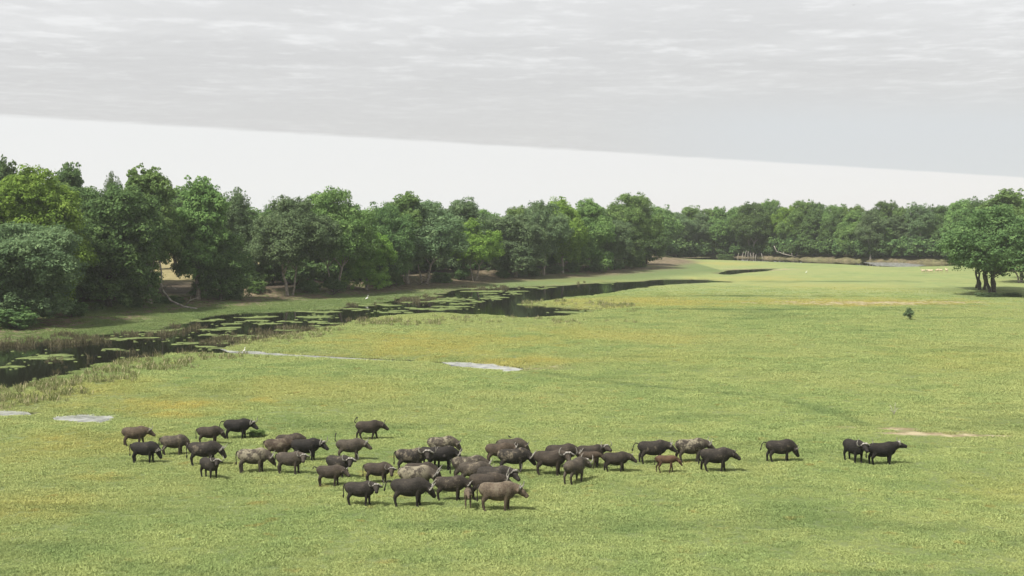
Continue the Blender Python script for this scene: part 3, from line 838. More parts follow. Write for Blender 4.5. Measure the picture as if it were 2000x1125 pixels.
# the wood behind: rows of trees behind the front ones
SKY = [(-300, 340), (-100, 345), (0, 350), (120, 360), (200, 372), (240, 372), (330, 362), (420, 395), (470, 402), (600, 398), (700, 402), (760, 404), (850, 405), (950, 402), (1040, 408), (1120, 402), (1200, 408),
       (1270, 408), (1320, 418), (1380, 416), (1450, 405), (1520, 404), (1600, 408), (1700, 414), (1780, 416), (1860, 412), (1950, 400), (2100, 395), (2400, 395)]
TLp = np.array(TREELINE, float)
for row, (dv, hw_) in enumerate(((-8, 0), (-16, 0), (-24, 0))):
    u = -240.0
    while u < 2260:
        vb = float(np.interp(u, TLp[:, 0], TLp[:, 1]))
        x0, y0 = P(u, vb, 0.6)
        back = (9, 20, 34)[row] * (1 if u < 1300 else 1.3)
        D0 = math.hypot(x0, y0); x, y = x0 * (1 + back / D0 * rt.uniform(.85, 1.2)), y0 * (1 + back / D0)
        if u < 1290:          # the wood lies to the left of its edge: step away from the river
            x = x0 - back * .75; y = y0 + back * .75
        y += rt.uniform(-3, 3); x += rt.uniform(-2, 2)
        z = hgt(x, y)
        up = 1000 + FPX * x / y
        vt = float(np.interp(up, [p[0] for p in SKY], [p[1] for p in SKY])) + rt.uniform(-2, 16)
        top_z = CAM_H + (HOR - vt) * y / FPX
        Hm = max(9.0, top_z - z); Wm = Hm * rt.uniform(.62, .9)
        gap = (280 < up < 400) or (462 < up < 500)      # lets the straw-coloured clearing show
        if not (gap and row >= 0 and back < 60):
            key = rt.choice(['round1', 'round2', 'round3', 'round4', 'open1', 'tall2'] if u < 1300 else ['round4', 'open1', 'open2', 'round2', 'tall2'])
            tree(key, x, y, z, Hm, Wm, rt.choice(['mid', 'grey', 'dark', 'dark', 'mid']), rt.uniform(0, 6.28),
                 ('green tree in the wood behind the front row along the left river bank' if u < 1300 else 'green tree deep in the wood behind the far river bank'),
                 'trees deeper in the left wood' if u < 1300 else 'trees deeper in the far wood', bark=BARK_DARK)
        u += (Wm * FPX / y) * rt.uniform(.55, .75)
# treetops over the clearing stand well behind it
for u, vt in ((300, 352), (340, 362), (388, 372), (478, 400)):
    y = 330.0; x = (u - 1000) / FPX * y; z = hgt(x, y)
    tree('tall2', x, y, z, CAM_H + (HOR - vt) * y / FPX - z, 15, 'mid', rt.uniform(0, 6.28), 'green tree in the wood behind the front row along the left river bank', 'trees deeper in the left wood', bark=BARK_DARK)

# bushes at the foot of the wood
BUSH = [(500, 573, 40, 22, 'mid', 'round green bush left of the tree with the forked grey trunk'), (735, 560, 60, 34, 'dark', 'dark bush under the small light green tree'),
        (770, 556, 44, 26, 'mid', 'green bush left of the grey umbrella-like tree'), (985, 543, 36, 16, 'dark', 'low dark bush under the pale drooping tree'),
        (1200, 527, 40, 16, 'grey', 'greyish bush before the tip of the left wood'), (1120, 532, 40, 22, 'dark', 'dark bush right of the straight pale trunk'),
        (30, 640, 120, 45, 'dark', 'dark undergrowth bush at the foot of the overhanging tree on the left edge'), (140, 620, 60, 34, 'dark', 'dark bush behind the bank below the dark dense tree'),
        (330, 592, 60, 18, 'dark', 'low dark bush in front of the straw-coloured gap'), (255, 598, 60, 40, 'dark', 'dark bush at the left foot of the tallest tree'),
        (448, 584, 56, 40, 'dark', 'rounded dark bush below the low dark tree'), (600, 572, 50, 30, 'dark', 'dark bush behind the forked grey trunk'), (650, 570, 60, 30, 'dark', 'dark bush under the wide green tree'),
        (860, 551, 50, 24, 'dark', 'dark bush behind the leaning trunk'), (900, 547, 40, 26, 'dark', 'dark bush in the bank hollow under the fresh green tree'), (1040, 539, 40, 22, 'dark', 'dark bush left of the straight pale trunk'),
        (1085, 535, 40, 20, 'grey', 'greyish bush at the right foot of the straight pale trunk'), (1160, 530, 44, 22, 'dark', 'dark bush under the mid green rounded tree'), (1240, 520, 50, 20, 'dark', 'dark bush at the tip of the left wood'),
        (1375, 499, 40, 18, 'grey', 'pale bush at the foot of the shorter far tree'), (1420, 501, 40, 14, 'dark', 'dark bush left of the row of dead poles'), (1640, 506, 50, 14, 'dark', 'dark bush left of the tan mound on the far bank'),
        (1750, 509, 60, 14, 'dark', 'dark bush on the far bank above the open water strip')]
for (u, v, wpx, hpx, leaf, lab) in BUSH:
    x, y, z = spot(u, v)
    tree(rt.choice(['bush', 'bush2']), x, y, z - .1, hpx * y / FPX, wpx * y / FPX, leaf, rt.uniform(0, 6.28), lab, 'bushes at the foot of the wood', name='bush', cat='bush', bark=BARK_DARK)
x, y, z = spot(1777, 625); tree('shrub', x, y, z, 24 * y / FPX, 27 * y / FPX, 'grey', 1.0, 'small lone shrub on the open meadow left of the big meadow tree', name='bush', cat='shrub', bark=BARK_DARK)
x, y, z = spot(497, 854); tree('bush2', x, y, z, 15 * y / FPX, 40 * y / FPX, 'mid', 2.0, 'low green bush that the black buffalo at the back of the left group is browsing', name='bush', cat='bush', bark=BARK_DARK)
for u, wd in ((1930, 50), (1975, 40)):
    x, y, z = spot(u, 579); tree('bush', x, y, z, 9 * y / FPX, wd * y / FPX, 'grey', 1.3, 'low scrub around the %s stems of the big meadow tree' % ('left' if u < 1950 else 'right'), name='bush', cat='scrub', bark=BARK)
print('trees', NTREE[0])

# shaded tangle of low growth on the wood's floor (stuff)
um, _, _ = make_crown(300, 2.6, 4.2, .0, 2500, .2, 'dense', 9)
ux = []
for i in range(len(TREELINE) - 1):
    (u0, v0), (u1, v1) = TREELINE[i], TREELINE[i + 1]
    if u1 < -200 or u0 > 2150: continue
    for k in range(int(40 if u1 < 1300 else 60)):
        f = rt.random(); u = u0 + (u1 - u0) * f; v = v0 + (v1 - v0) * f; x, y = P(u, v, .6); bk = rt.uniform(4, 26)
        if u < 1290: x -= bk * .75; y += bk * .75
        else: y += bk
        up = 1000 + FPX * x / y
        if 285 < up < 390 or 462 < up < 492: continue
        ux.append((x, y, hgt(x, y) - .1, rt.uniform(0, 6.28), rt.uniform(.6, 1.7) * (1 if u < 1290 else 1.7)))
ux = np.array(ux)
scatter('undergrowth', ux[:, :3], ux[:, 3], ux[:, 4], np.zeros(len(ux), int), {}, [um], LEAF['dark'])

# ------------------------------------------------------------------ dead wood


def wood(name, u, v, paths, m, label, cat, group=None, n=7):
    """paths: lists of (dx, up, dy, radius) in metres from the foot at (u, v)"""
    x, y, z = spot(u, v); T = Tubes(); r = random.Random(u)
    for pth in paths:
        T.tube([(p[0], p[2], p[1]) for p in pth], [p[3] for p in pth], n)
    o = link(name, T.mesh(name), m=m); o.location = (x, y, z); tag(o, label, cat, group); return o


wood('fallen_branch', 352, 602, [[(3, -.1, -1, .22), (.6, .25, 0, .2), (-1.6, 1.2, .3, .17), (-3.0, 2.9, .6, .15), (-3.4, 4.2, .8, .14), (-3.3, 6.0, .9, .13), (-3.6, 8.0, 1, .1)], [(-3.2, 3.4, .7, .1), (-2.0, 3.9, .3, .07), (-.6, 3.2, 0, .04)],
     [(.8, .3, 0, .12), (1.6, 1.3, 0, .08), (2.9, 1.8, .2, .04)], [(1.6, 1.3, 0, .07), (1.9, 2.2, .1, .03)]], DEAD, 'long bare grey branch hanging down to the bank below the straw-coloured gap', 'fallen branch')
wood('fallen_branch', 1545, 500, [[(-6, 4.2, 1, .13), (-5.2, 2.2, .5, .17), (-2.5, 1.2, 0, .18), (1.5, .3, 0, .20), (4.5, 2.6, .6, .15), (6.5, 5.0, 1, .10)], [(-2.5, 1, 0, .15), (-2.8, 2.2, 0, .07)], [(.4, .5, 0, .15), (.2, 1.7, 0, .07)], [(4.5, 3, .6, .12), (4.2, 4.6, .6, .05)]],
     DEAD, 'curved pale fallen branch lying on the far bank', 'fallen branch')
wood('dead_tree', 1319, 497, [[(0, -.5, 0, .45), (.2, 3, 0, .38), (-.3, 8, 0, .3), (-.8, 13, 0, .2)], [(.1, 4, 0, .3), (1.3, 8, 0, .24), (1.2, 13, 0, .15)], [(1.3, 8, 0, .12), (2.2, 10, 0, .06)]], DEAD, 'bare pale twin trunk standing at the river bend between the two woods', 'dead tree')
wood('fallen_tree', 1345, 499, [[(-8, 2.2, 0, .3), (-4, .9, 0, .26), (0, .3, 0, .2)], [(-6, 1.6, 0, .12), (-6.6, -.3, 0, .1)], [(-4, .9, 0, .12), (-1, 3.2, 0, .05)]], DEAD_DARK, 'dark leaning dead bough below the bare twin trunk', 'dead bough')
for i, (u, hp) in enumerate(((1441, 11), (1450, 13), (1455, 15), (1461, 14), (1467, 12), (1471, 12), (1475, 10), (1489, 12), (1497, 14), (1501, 9))):
    r = random.Random(i); hm = hp * 1.05 * 520 / FPX * 1.1
    wood('dead_pole', u, 503, [[(0, -.3, 0, .10), (r.uniform(-.1, .1), hm * .5, 0, .09), (r.uniform(-.5, .5), hm, 0, .05)]], BARK_PALE, 'thin pale dead stem standing in the shallow far water', 'dead stem', 'row of standing dead stems on the far bank')
wood('tree_stump', 1909, 563, [[(0, -.2, 0, .5), (0, .7, 0, .42), (.05, .9, 0, .28), (.05, 2.4, 0, .22), (0, 2.5, 0, .1)]], DEAD_DARK, 'dark upright broken stump left of the dark-trunked meadow tree', 'stump')
for u, v, s in ((650, 577, 1.0), (760, 563, .9), (1250, 522, .8), (820, 557, .9), (1175, 533, .7)):
    r = random.Random(u); pth = []
    for k in range(9):
        a = r.uniform(0, 3.14); pth.append([(0, .1, 0, .07), (math.cos(a) * 1.2 * s, .5 * s + r.uniform(0, .5), r.uniform(-.5, .5), .05), (math.cos(a) * r.uniform(2, 3.4) * s, r.uniform(0, 1.7) * s, r.uniform(-1, 1), .025)])
    wood('brushwood', u, v, pth, DEAD_DARK, {650: 'tangle of fallen twigs under the wide green tree', 760: 'heap of dry twigs at the eroded bank corner', 1250: 'dry twigs at the tip of the left wood', 820: 'dry twigs below the leaning trunk of the umbrella-like tree', 1175: 'brown brushwood clump before the river bend'}[u], 'brushwood', n=5)

wood('dry_sapling', 1746, 811, [[(0, 0, 0, .03), (-.1, .4, 0, .02), (-.35, .85, 0, .008)], [(0, 0, 0, .03), (.1, .45, .1, .02), (.12, 1.0, .1, .008)], [(.05, .2, 0, .02), (.3, .6, 0, .008)], [(-.05, .25, 0, .02), (-.3, .45, .1, .008)]], BARK_PALE, 'tiny dry pale twiggy sapling on the meadow above the dry streak', 'sapling', n=5)

# tan mound on the far bank
r = np.random.default_rng(3); nu_, nv_ = 28, 14; V = []; Q = []
for j in range(nv_ + 1):
    th = math.pi / 2 * j / nv_
    for i in range(nu_):
        p = 2 * math.pi * i / nu_; c_, s_ = math.cos(p), math.sin(p)
        sx = math.copysign(abs(c_) ** .45, c_); sy = math.copysign(abs(s_) ** .45, s_); rr_ = math.cos(th) ** .35
        n_ = 1 + .22 * (vnoise(np.array([sx * 2.0 + 9]), np.array([th * 3 + sy]), 4)[0] - .5)
        V.append((sx * 1.7 * rr_ * n_, sy * 1.2 * rr_ * n_, 1.6 * math.sin(th) ** .8 * n_ - .1))
for j in range(nv_):
    for i in range(nu_): Q.append((j * nu_ + i, j * nu_ + (i + 1) % nu_, (j + 1) * nu_ + (i + 1) % nu_, (j + 1) * nu_ + i))
o = link('earth_mound', mesh_np('earth_mound', V, Q, smooth_=True), m=simple_mat('tan_earth', (0.30, 0.23, 0.12), (0.46, 0.37, 0.20), 2.5, .95, .6))
x, y, z = spot(1657, 508); o.location = (x, y, z); tag(o, 'blocky tan earth mound on the far bank above the water', 'mound')

# ------------------------------------------------------------------ animals
TMP = []


class Loft:
    def __init__(s): s.V = []; s.Q = []; s.T = []

    def loft(s, secs, n=14):
        """secs: (centre, side, up, half width, half height); closed at both ends"""
        base = len(s.V); k = len(secs)
        for (c, sd_, up, rw, rh) in secs:
            for j in range(n):
                q = 2 * math.pi * j / n; s.V.append(c + sd_ * (math.cos(q) * rw) + up * (math.sin(q) * rh))
        for i in range(k - 1):
            for j in range(n):
                j2 = (j + 1) % n; s.Q.append((base + i * n + j, base + i * n + j2, base + (i + 1) * n + j2, base + (i + 1) * n + j))
        c0 = len(s.V)
        e0 = (secs[0][0] - secs[1][0]).normalized() * min(secs[0][3], secs[0][4]) * .5; e1 = (secs[-1][0] - secs[-2][0]).normalized() * min(secs[-1][3], secs[-1][4]) * .5
        s.V.append(secs[0][0] + e0); s.V.append(secs[-1][0] + e1)
        for j in range(n):
            j2 = (j + 1) % n; s.T.append((c0, base + j2, base + j)); s.T.append((c0 + 1, base + (k - 1) * n + j, base + (k - 1) * n + j2))

    def limb(s, pts, rad, n=10):
        pts = [Vector(p) for p in pts]; secs = []
        for i, p in enumerate(pts):
            tg = (pts[min(i + 1, len(pts) - 1)] - pts[max(i - 1, 0)]).normalized()
            up = Vector((0, 1, 0)) if abs(tg.y) < .9 else Vector((0, 0, 1))
            sd_ = tg.cross(up).normalized(); up = sd_.cross(tg).normalized()
            r = rad[i]; rw, rh = r if isinstance(r, tuple) else (r, r)
            secs.append((p, sd_, up, rw, rh))
        s.loft(secs, n)

    def mesh(s, name, sm=True): return mesh_np(name, [tuple(v) for v in s.V], s.Q, s.T, smooth_=sm)


def hdir(yaw, pitch): return Vector((math.cos(pitch) * math.cos(yaw), math.cos(pitch) * math.sin(yaw), math.sin(pitch)))


def body_shape(kind, neck_p, head_p, head_y, walk, r, fat=1.0):
    """animal facing +X, standing on z = 0, shoulder about 1.45 m (buffalo) / 0.9 m (antelope). returns Loft, head frame, tail root"""
    Lf = Loft(); Y = Vector((0, 1, 0)); Z = Vector((0, 0, 1))
    if kind == 'calf': st = [(-.66, 1.04, .80, .09), (-.60, 1.11, .72, .17), (-.42, 1.15, .66, .22), (-.1, 1.14, .62, .24), (.15, 1.14, .62, .24), (.36, 1.16, .64, .21), (.50, 1.13, .70, .17), (.60, 1.06, .78, .13)]
    elif kind == 'ant': st = [(-.46, .86, .68, .06), (-.42, .90, .60, .12), (-.28, .92, .55, .155), (-.05, .89, .50, .17), (.15, .89, .49, .165), (.32, .92, .50, .14), (.42, .88, .56, .11), (.48, .82, .64, .08)]
    else: st = [(-.93, 1.19, .96, .10), (-.86, 1.31, .84, .24), (-.70, 1.39, .70, .32), (-.46, 1.41, .60, .37), (-.15, 1.39, .52, .41 * fat), (.15, 1.42, .51, .40 * fat), (.38, 1.50, .55, .35), (.56, 1.49, .60, .29), (.70, 1.40, .68, .24), (.80, 1.30, .80, .17)]
    Lf.loft([(Vector((x, 0, (t_ + b_) / 2)), Y, Z, w, (t_ - b_) / 2) for x, t_, b_, w in st], 18)
    # limbs
    A = {'buf': dict(f=[(.46, .17, 1.04), (.41, .21, .76), (.43, .205, .44), (.415, .20, .14), (.46, .20, .0)], fr=[(.21, .13), (.13, .10), (.085, .075), (.060, .056), (.088, .078)],
                     h=[(-.58, .17, 1.08), (-.50, .225, .80), (-.74, .215, .48), (-.70, .21, .14), (-.65, .21, .0)], hr=[(.29, .17), (.19, .125), (.090, .072), (.060, .056), (.088, .078)]),
         'calf': dict(f=[(.34, .11, .88), (.31, .14, .64), (.33, .135, .36), (.32, .13, .11), (.35, .13, 0)], fr=[(.13, .08), (.075, .06), (.05, .045), (.034, .034), (.05, .048)],
                      h=[(-.42, .11, .90), (-.36, .15, .68), (-.54, .14, .40), (-.50, .14, .12), (-.47, .14, 0)], hr=[(.19, .11), (.11, .08), (.052, .045), (.036, .035), (.052, .048)]),
         'ant': dict(f=[(.27, .07, .70), (.25, .09, .50), (.27, .085, .30), (.265, .085, .08), (.29, .085, 0)], fr=[(.09, .05), (.05, .04), (.028, .026), (.022, .022), (.03, .028)],
                     h=[(-.31, .07, .74), (-.26, .10, .55), (-.42, .09, .34), (-.39, .09, .09), (-.36, .09, 0)], hr=[(.14, .08), (.08, .055), (.03, .026), (.022, .022), (.03, .028)])}[kind]
    for part, rads, ph in ((A['f'], A['fr'], 0), (A['h'], A['hr'], 1)):
        for sgn in (-1, 1):
            sw = walk * (1 if (sgn > 0) == (ph == 0) else -1) + r.uniform(-.03, .03)
            pts = []
            for (x, y, z) in part:
                f = max(0, (part[0][2] - z) / part[0][2]); pts.append((x + sw * f ** 1.3, y * sgn, z))
            Lf.limb(pts, rads, 10)
    # neck and head
    if kind == 'buf': B0 = Vector((.56, 0, 1.14)); ln = .50; r0 = (.23, .34); r1 = (.165, .215); hl = .56; hw = [(-.10, .13, .13), (.03, .175, .19), (.18, .155, .175), (.34, .115, .135), (.46, .115, .115), (.52, .10, .085)]
    elif kind == 'calf': B0 = Vector((.46, 0, .96)); ln = .38; r0 = (.13, .19); r1 = (.09, .11); hl = .38; hw = [(-.06, .085, .08), (.03, .105, .11), (.15, .085, .095), (.26, .06, .07), (.35, .062, .058), (.38, .05, .04)]
    else: B0 = Vector((.38, 0, .80)); ln = .38; r0 = (.08, .14); r1 = (.045, .06); hl = .25; hw = [(-.04, .04, .045), (.03, .055, .06), (.12, .042, .05), (.20, .03, .034), (.25, .026, .026)]
    p = B0.copy(); secs = []; k = 6
    for i in range(k + 1):
        f = i / k; yw = head_y * .75 * f; pt = neck_p * (.55 + .45 * f) if kind != 'ant' else neck_p
        dv = hdir(yw, pt); sd_ = Vector((-math.sin(yw), math.cos(yw), 0)); up = dv.cross(sd_)
        secs.append((p.copy(), sd_, up, r0[0] * (1 - f) + r1[0] * f, r0[1] * (1 - f) + r1[1] * f))
        if i < k: p = p + dv * (ln / k)
    Lf.loft(secs, 14)
    f_ = hdir(head_y, -head_p); s_ = Vector((-math.sin(head_y), math.cos(head_y), 0)); u_ = f_.cross(s_)
    Lf.loft([(p + f_ * a - u_ * (.05 if kind == 'buf' else .01), s_, u_, w, h_) for a, w, h_ in hw], 12)
    # ears droop from the sides of the poll
    e = {'buf': (.15, .38, .062), 'calf': (.09, .25, .042), 'ant': (.04, .13, .018)}[kind]
    for sgn in (-1, 1):
        dn_ = -.10 if kind != 'ant' else .10
        c0 = p + s_ * (sgn * e[0] * .7) - f_ * .02; c1 = p + s_ * (sgn * e[1] * .8) - f_ * .04 + Z * dn_ * .5; c2 = p + s_ * (sgn * e[1]) - f_ * .05 + Z * dn_
        Lf.limb([c0, (c0 + c1) / 2, c1, c2], [e[2] * .7, e[2] * 1.1, e[2] * 1.15, e[2] * .6], 8)
    tail = Vector({'buf': (-.92, 0, 1.27), 'calf': (-.66, 0, 1.04), 'ant': (-.47, 0, .84)}[kind])
    return Lf, (p, f_, s_, u_), tail


def horn_mesh(scl, sgn, style):
    T = Loft()
    if style == 'bull': path = [(-.01, .02, .18), (-.03, .12, .18), (-.01, .25, .07), (.01, .38, .01), (.0, .49, .07), (-.06, .53, .22), (-.12, .48, .38), (-.14, .41, .48)]; rd = [(.075, .05), (.07, .05), .052, .045, .037, .028, .018, .006]
    elif style == 'cow': path = [(-.01, .05, .17), (-.02, .14, .16), (-.01, .26, .09), (.0, .37, .10), (-.04, .43, .20), (-.09, .42, .34), (-.12, .36, .44)]; rd = [.05, .052, .046, .040, .032, .020, .006]
    elif style == 'ant': path = [(.0, .03, .05), (-.04, .05, .15), (-.10, .10, .25), (-.06, .12, .36), (.0, .10, .44)]; rd = [.016, .014, .012, .009, .003]
    else: path = [(-.01, .06, .13), (-.03, .12, .16), (-.04, .19, .20), (-.03, .22, .28)]; rd = [.035, .032, .022, .006]
    T.limb([(x * scl, y * scl * sgn, z * scl) for x, y, z in path], [((q[0] * scl, q[1] * scl) if isinstance(q, tuple) else q * scl) for q in rd], 9)
    return T


def frame_mesh(T, name, hf, off=0.0):
    p, f_, s_, u_ = hf
    T.V = [p + f_ * v.x + s_ * v.y + u_ * v.z for v in T.V]
    return T.mesh(name)


def hide_material(name, base, mud, mudcol, seed, shade=1.0):
    m, t, b = mat(name)
    tc_ = nd(t, 'ShaderNodeTexCoord'); mp = nd(t, 'ShaderNodeMapping'); mp.inputs['Location'].default_value = (seed * 3.1, seed * 1.7, seed * .9); t.links.new(tc_.outputs['Object'], mp.inputs[0])
    v = mp.outputs[0]; n1 = noise(t, v, 2.4, 5, .65); n2 = noise(t, v, 9.0, 5, .7)
    sp = nd(t, 'ShaderNodeSeparateXYZ'); t.links.new(tc_.outputs['Object'], sp.inputs[0])
    nrm = nd(t, 'ShaderNodeSeparateXYZ'); t.links.new(tc_.outputs['Normal'], nrm.inputs[0])
    c = mixc(t, smooth(t, n1, .35, .65), tuple(q * .55 for q in base), tuple(q * 1.6 for q in base))
    c = mixc(t, math_(t, 'MULTIPLY', smooth(t, noise(t, v, 22.0, 4, .7), .42, .60), .55), c, tuple(q * 2.0 + .010 for q in base))
    # dust that settles on the back and rump
    dust = math_(t, 'MULTIPLY', smooth(t, nrm.outputs[2], .1, .95), smooth(t, n2, .3, .7))
    c = mixc(t, math_(t, 'MULTIPLY', dust, .24), c, (.064, .052, .040))
    zf = smooth(t, sp.outputs[2], .62, 1.0); xf = smooth(t, sp.outputs[0], .75, .45)
    xf.node.inputs[1].default_value = .45; xf.node.inputs[2].default_value = .85
    body_only = math_(t, 'MULTIPLY', zf, math_(t, 'SUBTRACT', 1.0, xf))
    th = .64 - .17 * mud
    mk = smooth(t, math_(t, 'ADD', math_(t, 'MULTIPLY', n1, .62), math_(t, 'MULTIPLY', n2, .38)), th - .035, th + .06)
    mk = math_(t, 'MULTIPLY', mk, body_only)
    c = mixc(t, math_(t, 'MULTIPLY', mk, min(1.0, mud * 1.5 + .22)), c, mudcol)
    # lower legs darker, as the hide is
    c = mixc(t, math_(t, 'MULTIPLY', math_(t, 'SUBTRACT', 1.0, smooth(t, sp.outputs[2], .35, .75)), .45), c, tuple(q * .45 for q in base))
    t.links.new(c, b.inputs['Base Color']); b.inputs['Roughness'].default_value = .78; b.inputs['Specular IOR Level'].default_value = .18
    bn = nd(t, 'ShaderNodeBump', i_Strength=.5, i_Distance=.03); t.links.new(n2, bn.inputs['Height']); t.links.new(bn.outputs[0], b.inputs['Normal'])
    return m


HC = dict(black=(.0078, .0068, .0060), dark=(.0155, .0130, .0105), brown=(.0265, .0205, .0150), grey=(.037, .0305, .0230), warm=(.039, .0285, .0195), tan=(.062, .0465, .0320), red=(.058, .0325, .0190), young=(.0210, .0165, .0122))
HORN = simple_mat('horn', (.16, .148, .128), (.34, .318, .28), 9, .55, .3, coord='Object')
HORN_DARK = simple_mat('dark_horn', (.04, .036, .032), (.14, .125, .11), 9, .55, .3, coord='Object')
TAILM = simple_mat('tail_hair', (.012, .010, .009), (.03, .025, .02), 9, .8)
HOOF = None


def animal(kind, u, v, yaw, size, pose, hy, colour, mud, horns, tailm, walk, label, name='buffalo', cat='buffalo', group='herd of buffalo', seed=0, dx=0):
    r = random.Random(seed * 7 + 3)
    np_, hp = {'level': (R(-6), R(36)), 'high': (R(28), R(12)), 'low': (R(-32), R(56)), 'graze': (R(-52), R(62)), 'face': (R(10), R(26)), 'lowface': (R(-18), R(38))}[pose]
    if kind == 'ant': np_, hp = {'level': (R(52), R(30)), 'graze': (R(-48), R(60))}[pose]
    if pose in ('face', 'lowface') and yaw > -60: hy = -84 - yaw + r.uniform(-8, 8)
    Lf, hf, tl = body_shape(kind, np_, hp, R(hy), walk, r, r.uniform(.96, 1.07))
    tmp = bpy.data.objects.new('tmp', Lf.mesh('body')); COL.objects.link(tmp)
    rm_ = tmp.modifiers.new('r', 'REMESH'); rm_.mode = 'VOXEL'; rm_.voxel_size = {'buf': .030, 'calf': .022, 'ant': .016}[kind]; rm_.use_smooth_shade = True
    sm_ = tmp.modifiers.new('s', 'SMOOTH'); sm_.factor = .5; sm_.iterations = 4 if kind == 'buf' else 2
    x, y, z = spot(u, v)
    e = empty(name, (x, y, z - .02), R(yaw)); e.scale = (size,) * 3; tag(e, label, cat, group)
    kc = r.uniform(.9, 1.25)
    TMP.append((tmp, e, hide_material(name + '_hide', tuple(q * kc for q in HC[colour]) if isinstance(colour, str) else colour, mud + (.14 if .04 < mud < .8 else 0), (.19, .17, .12) if mud > .55 else (.125, .105, .075), seed)))
    if horns:
        st, hs, pale = horns
        for sg in (-1, 1):
            link('horn', frame_mesh(horn_mesh(hs, sg, st), 'horn', hf), e, HORN if pale else HORN_DARK)
    if tailm:
        T = Loft(); k = {'buf': 1, 'calf': .62, 'ant': .35}[kind]
        P_ = {'down': [(0, 0, 0), (-.09, 0, -.16), (-.10, .01, -.42), (-.09, .02, -.62), (-.10, .02, -.72), (-.09, .02, -.84)], 'back': [(0, 0, 0), (-.16, 0, .02), (-.27, .02, -.14), (-.31, .03, -.32), (-.33, .03, -.42), (-.36, .03, -.52)],
              'up': [(0, 0, 0), (-.08, 0, .10), (-.07, 0, .30), (-.05, 0, .42), (-.03, .01, .50), (.0, .02, .58)], 'curl': [(0, 0, -.04), (-.12, 0, .02), (-.20, 0, .04), (-.25, 0, -.02), (-.27, .02, -.08), (-.25, .03, -.14)],
              'diag': [(0, 0, 0), (-.10, 0, .10), (-.06, .02, .24), (.02, .03, .34), (.08, .04, .40), (.16, .04, .46)]}[tailm]
        rd = [.045, .034, .026, .026, .055, .012] if kind != 'ant' else [.04, .04, .04, .04, .05, .02]
        T.limb([(tl.x + a * k, b_ * k, tl.z + c_ * k) for a, b_, c_ in P_], [q * max(k, .5) for q in rd], 8)
        link('tail', T.mesh('tail'), e, TAILM)
    return e


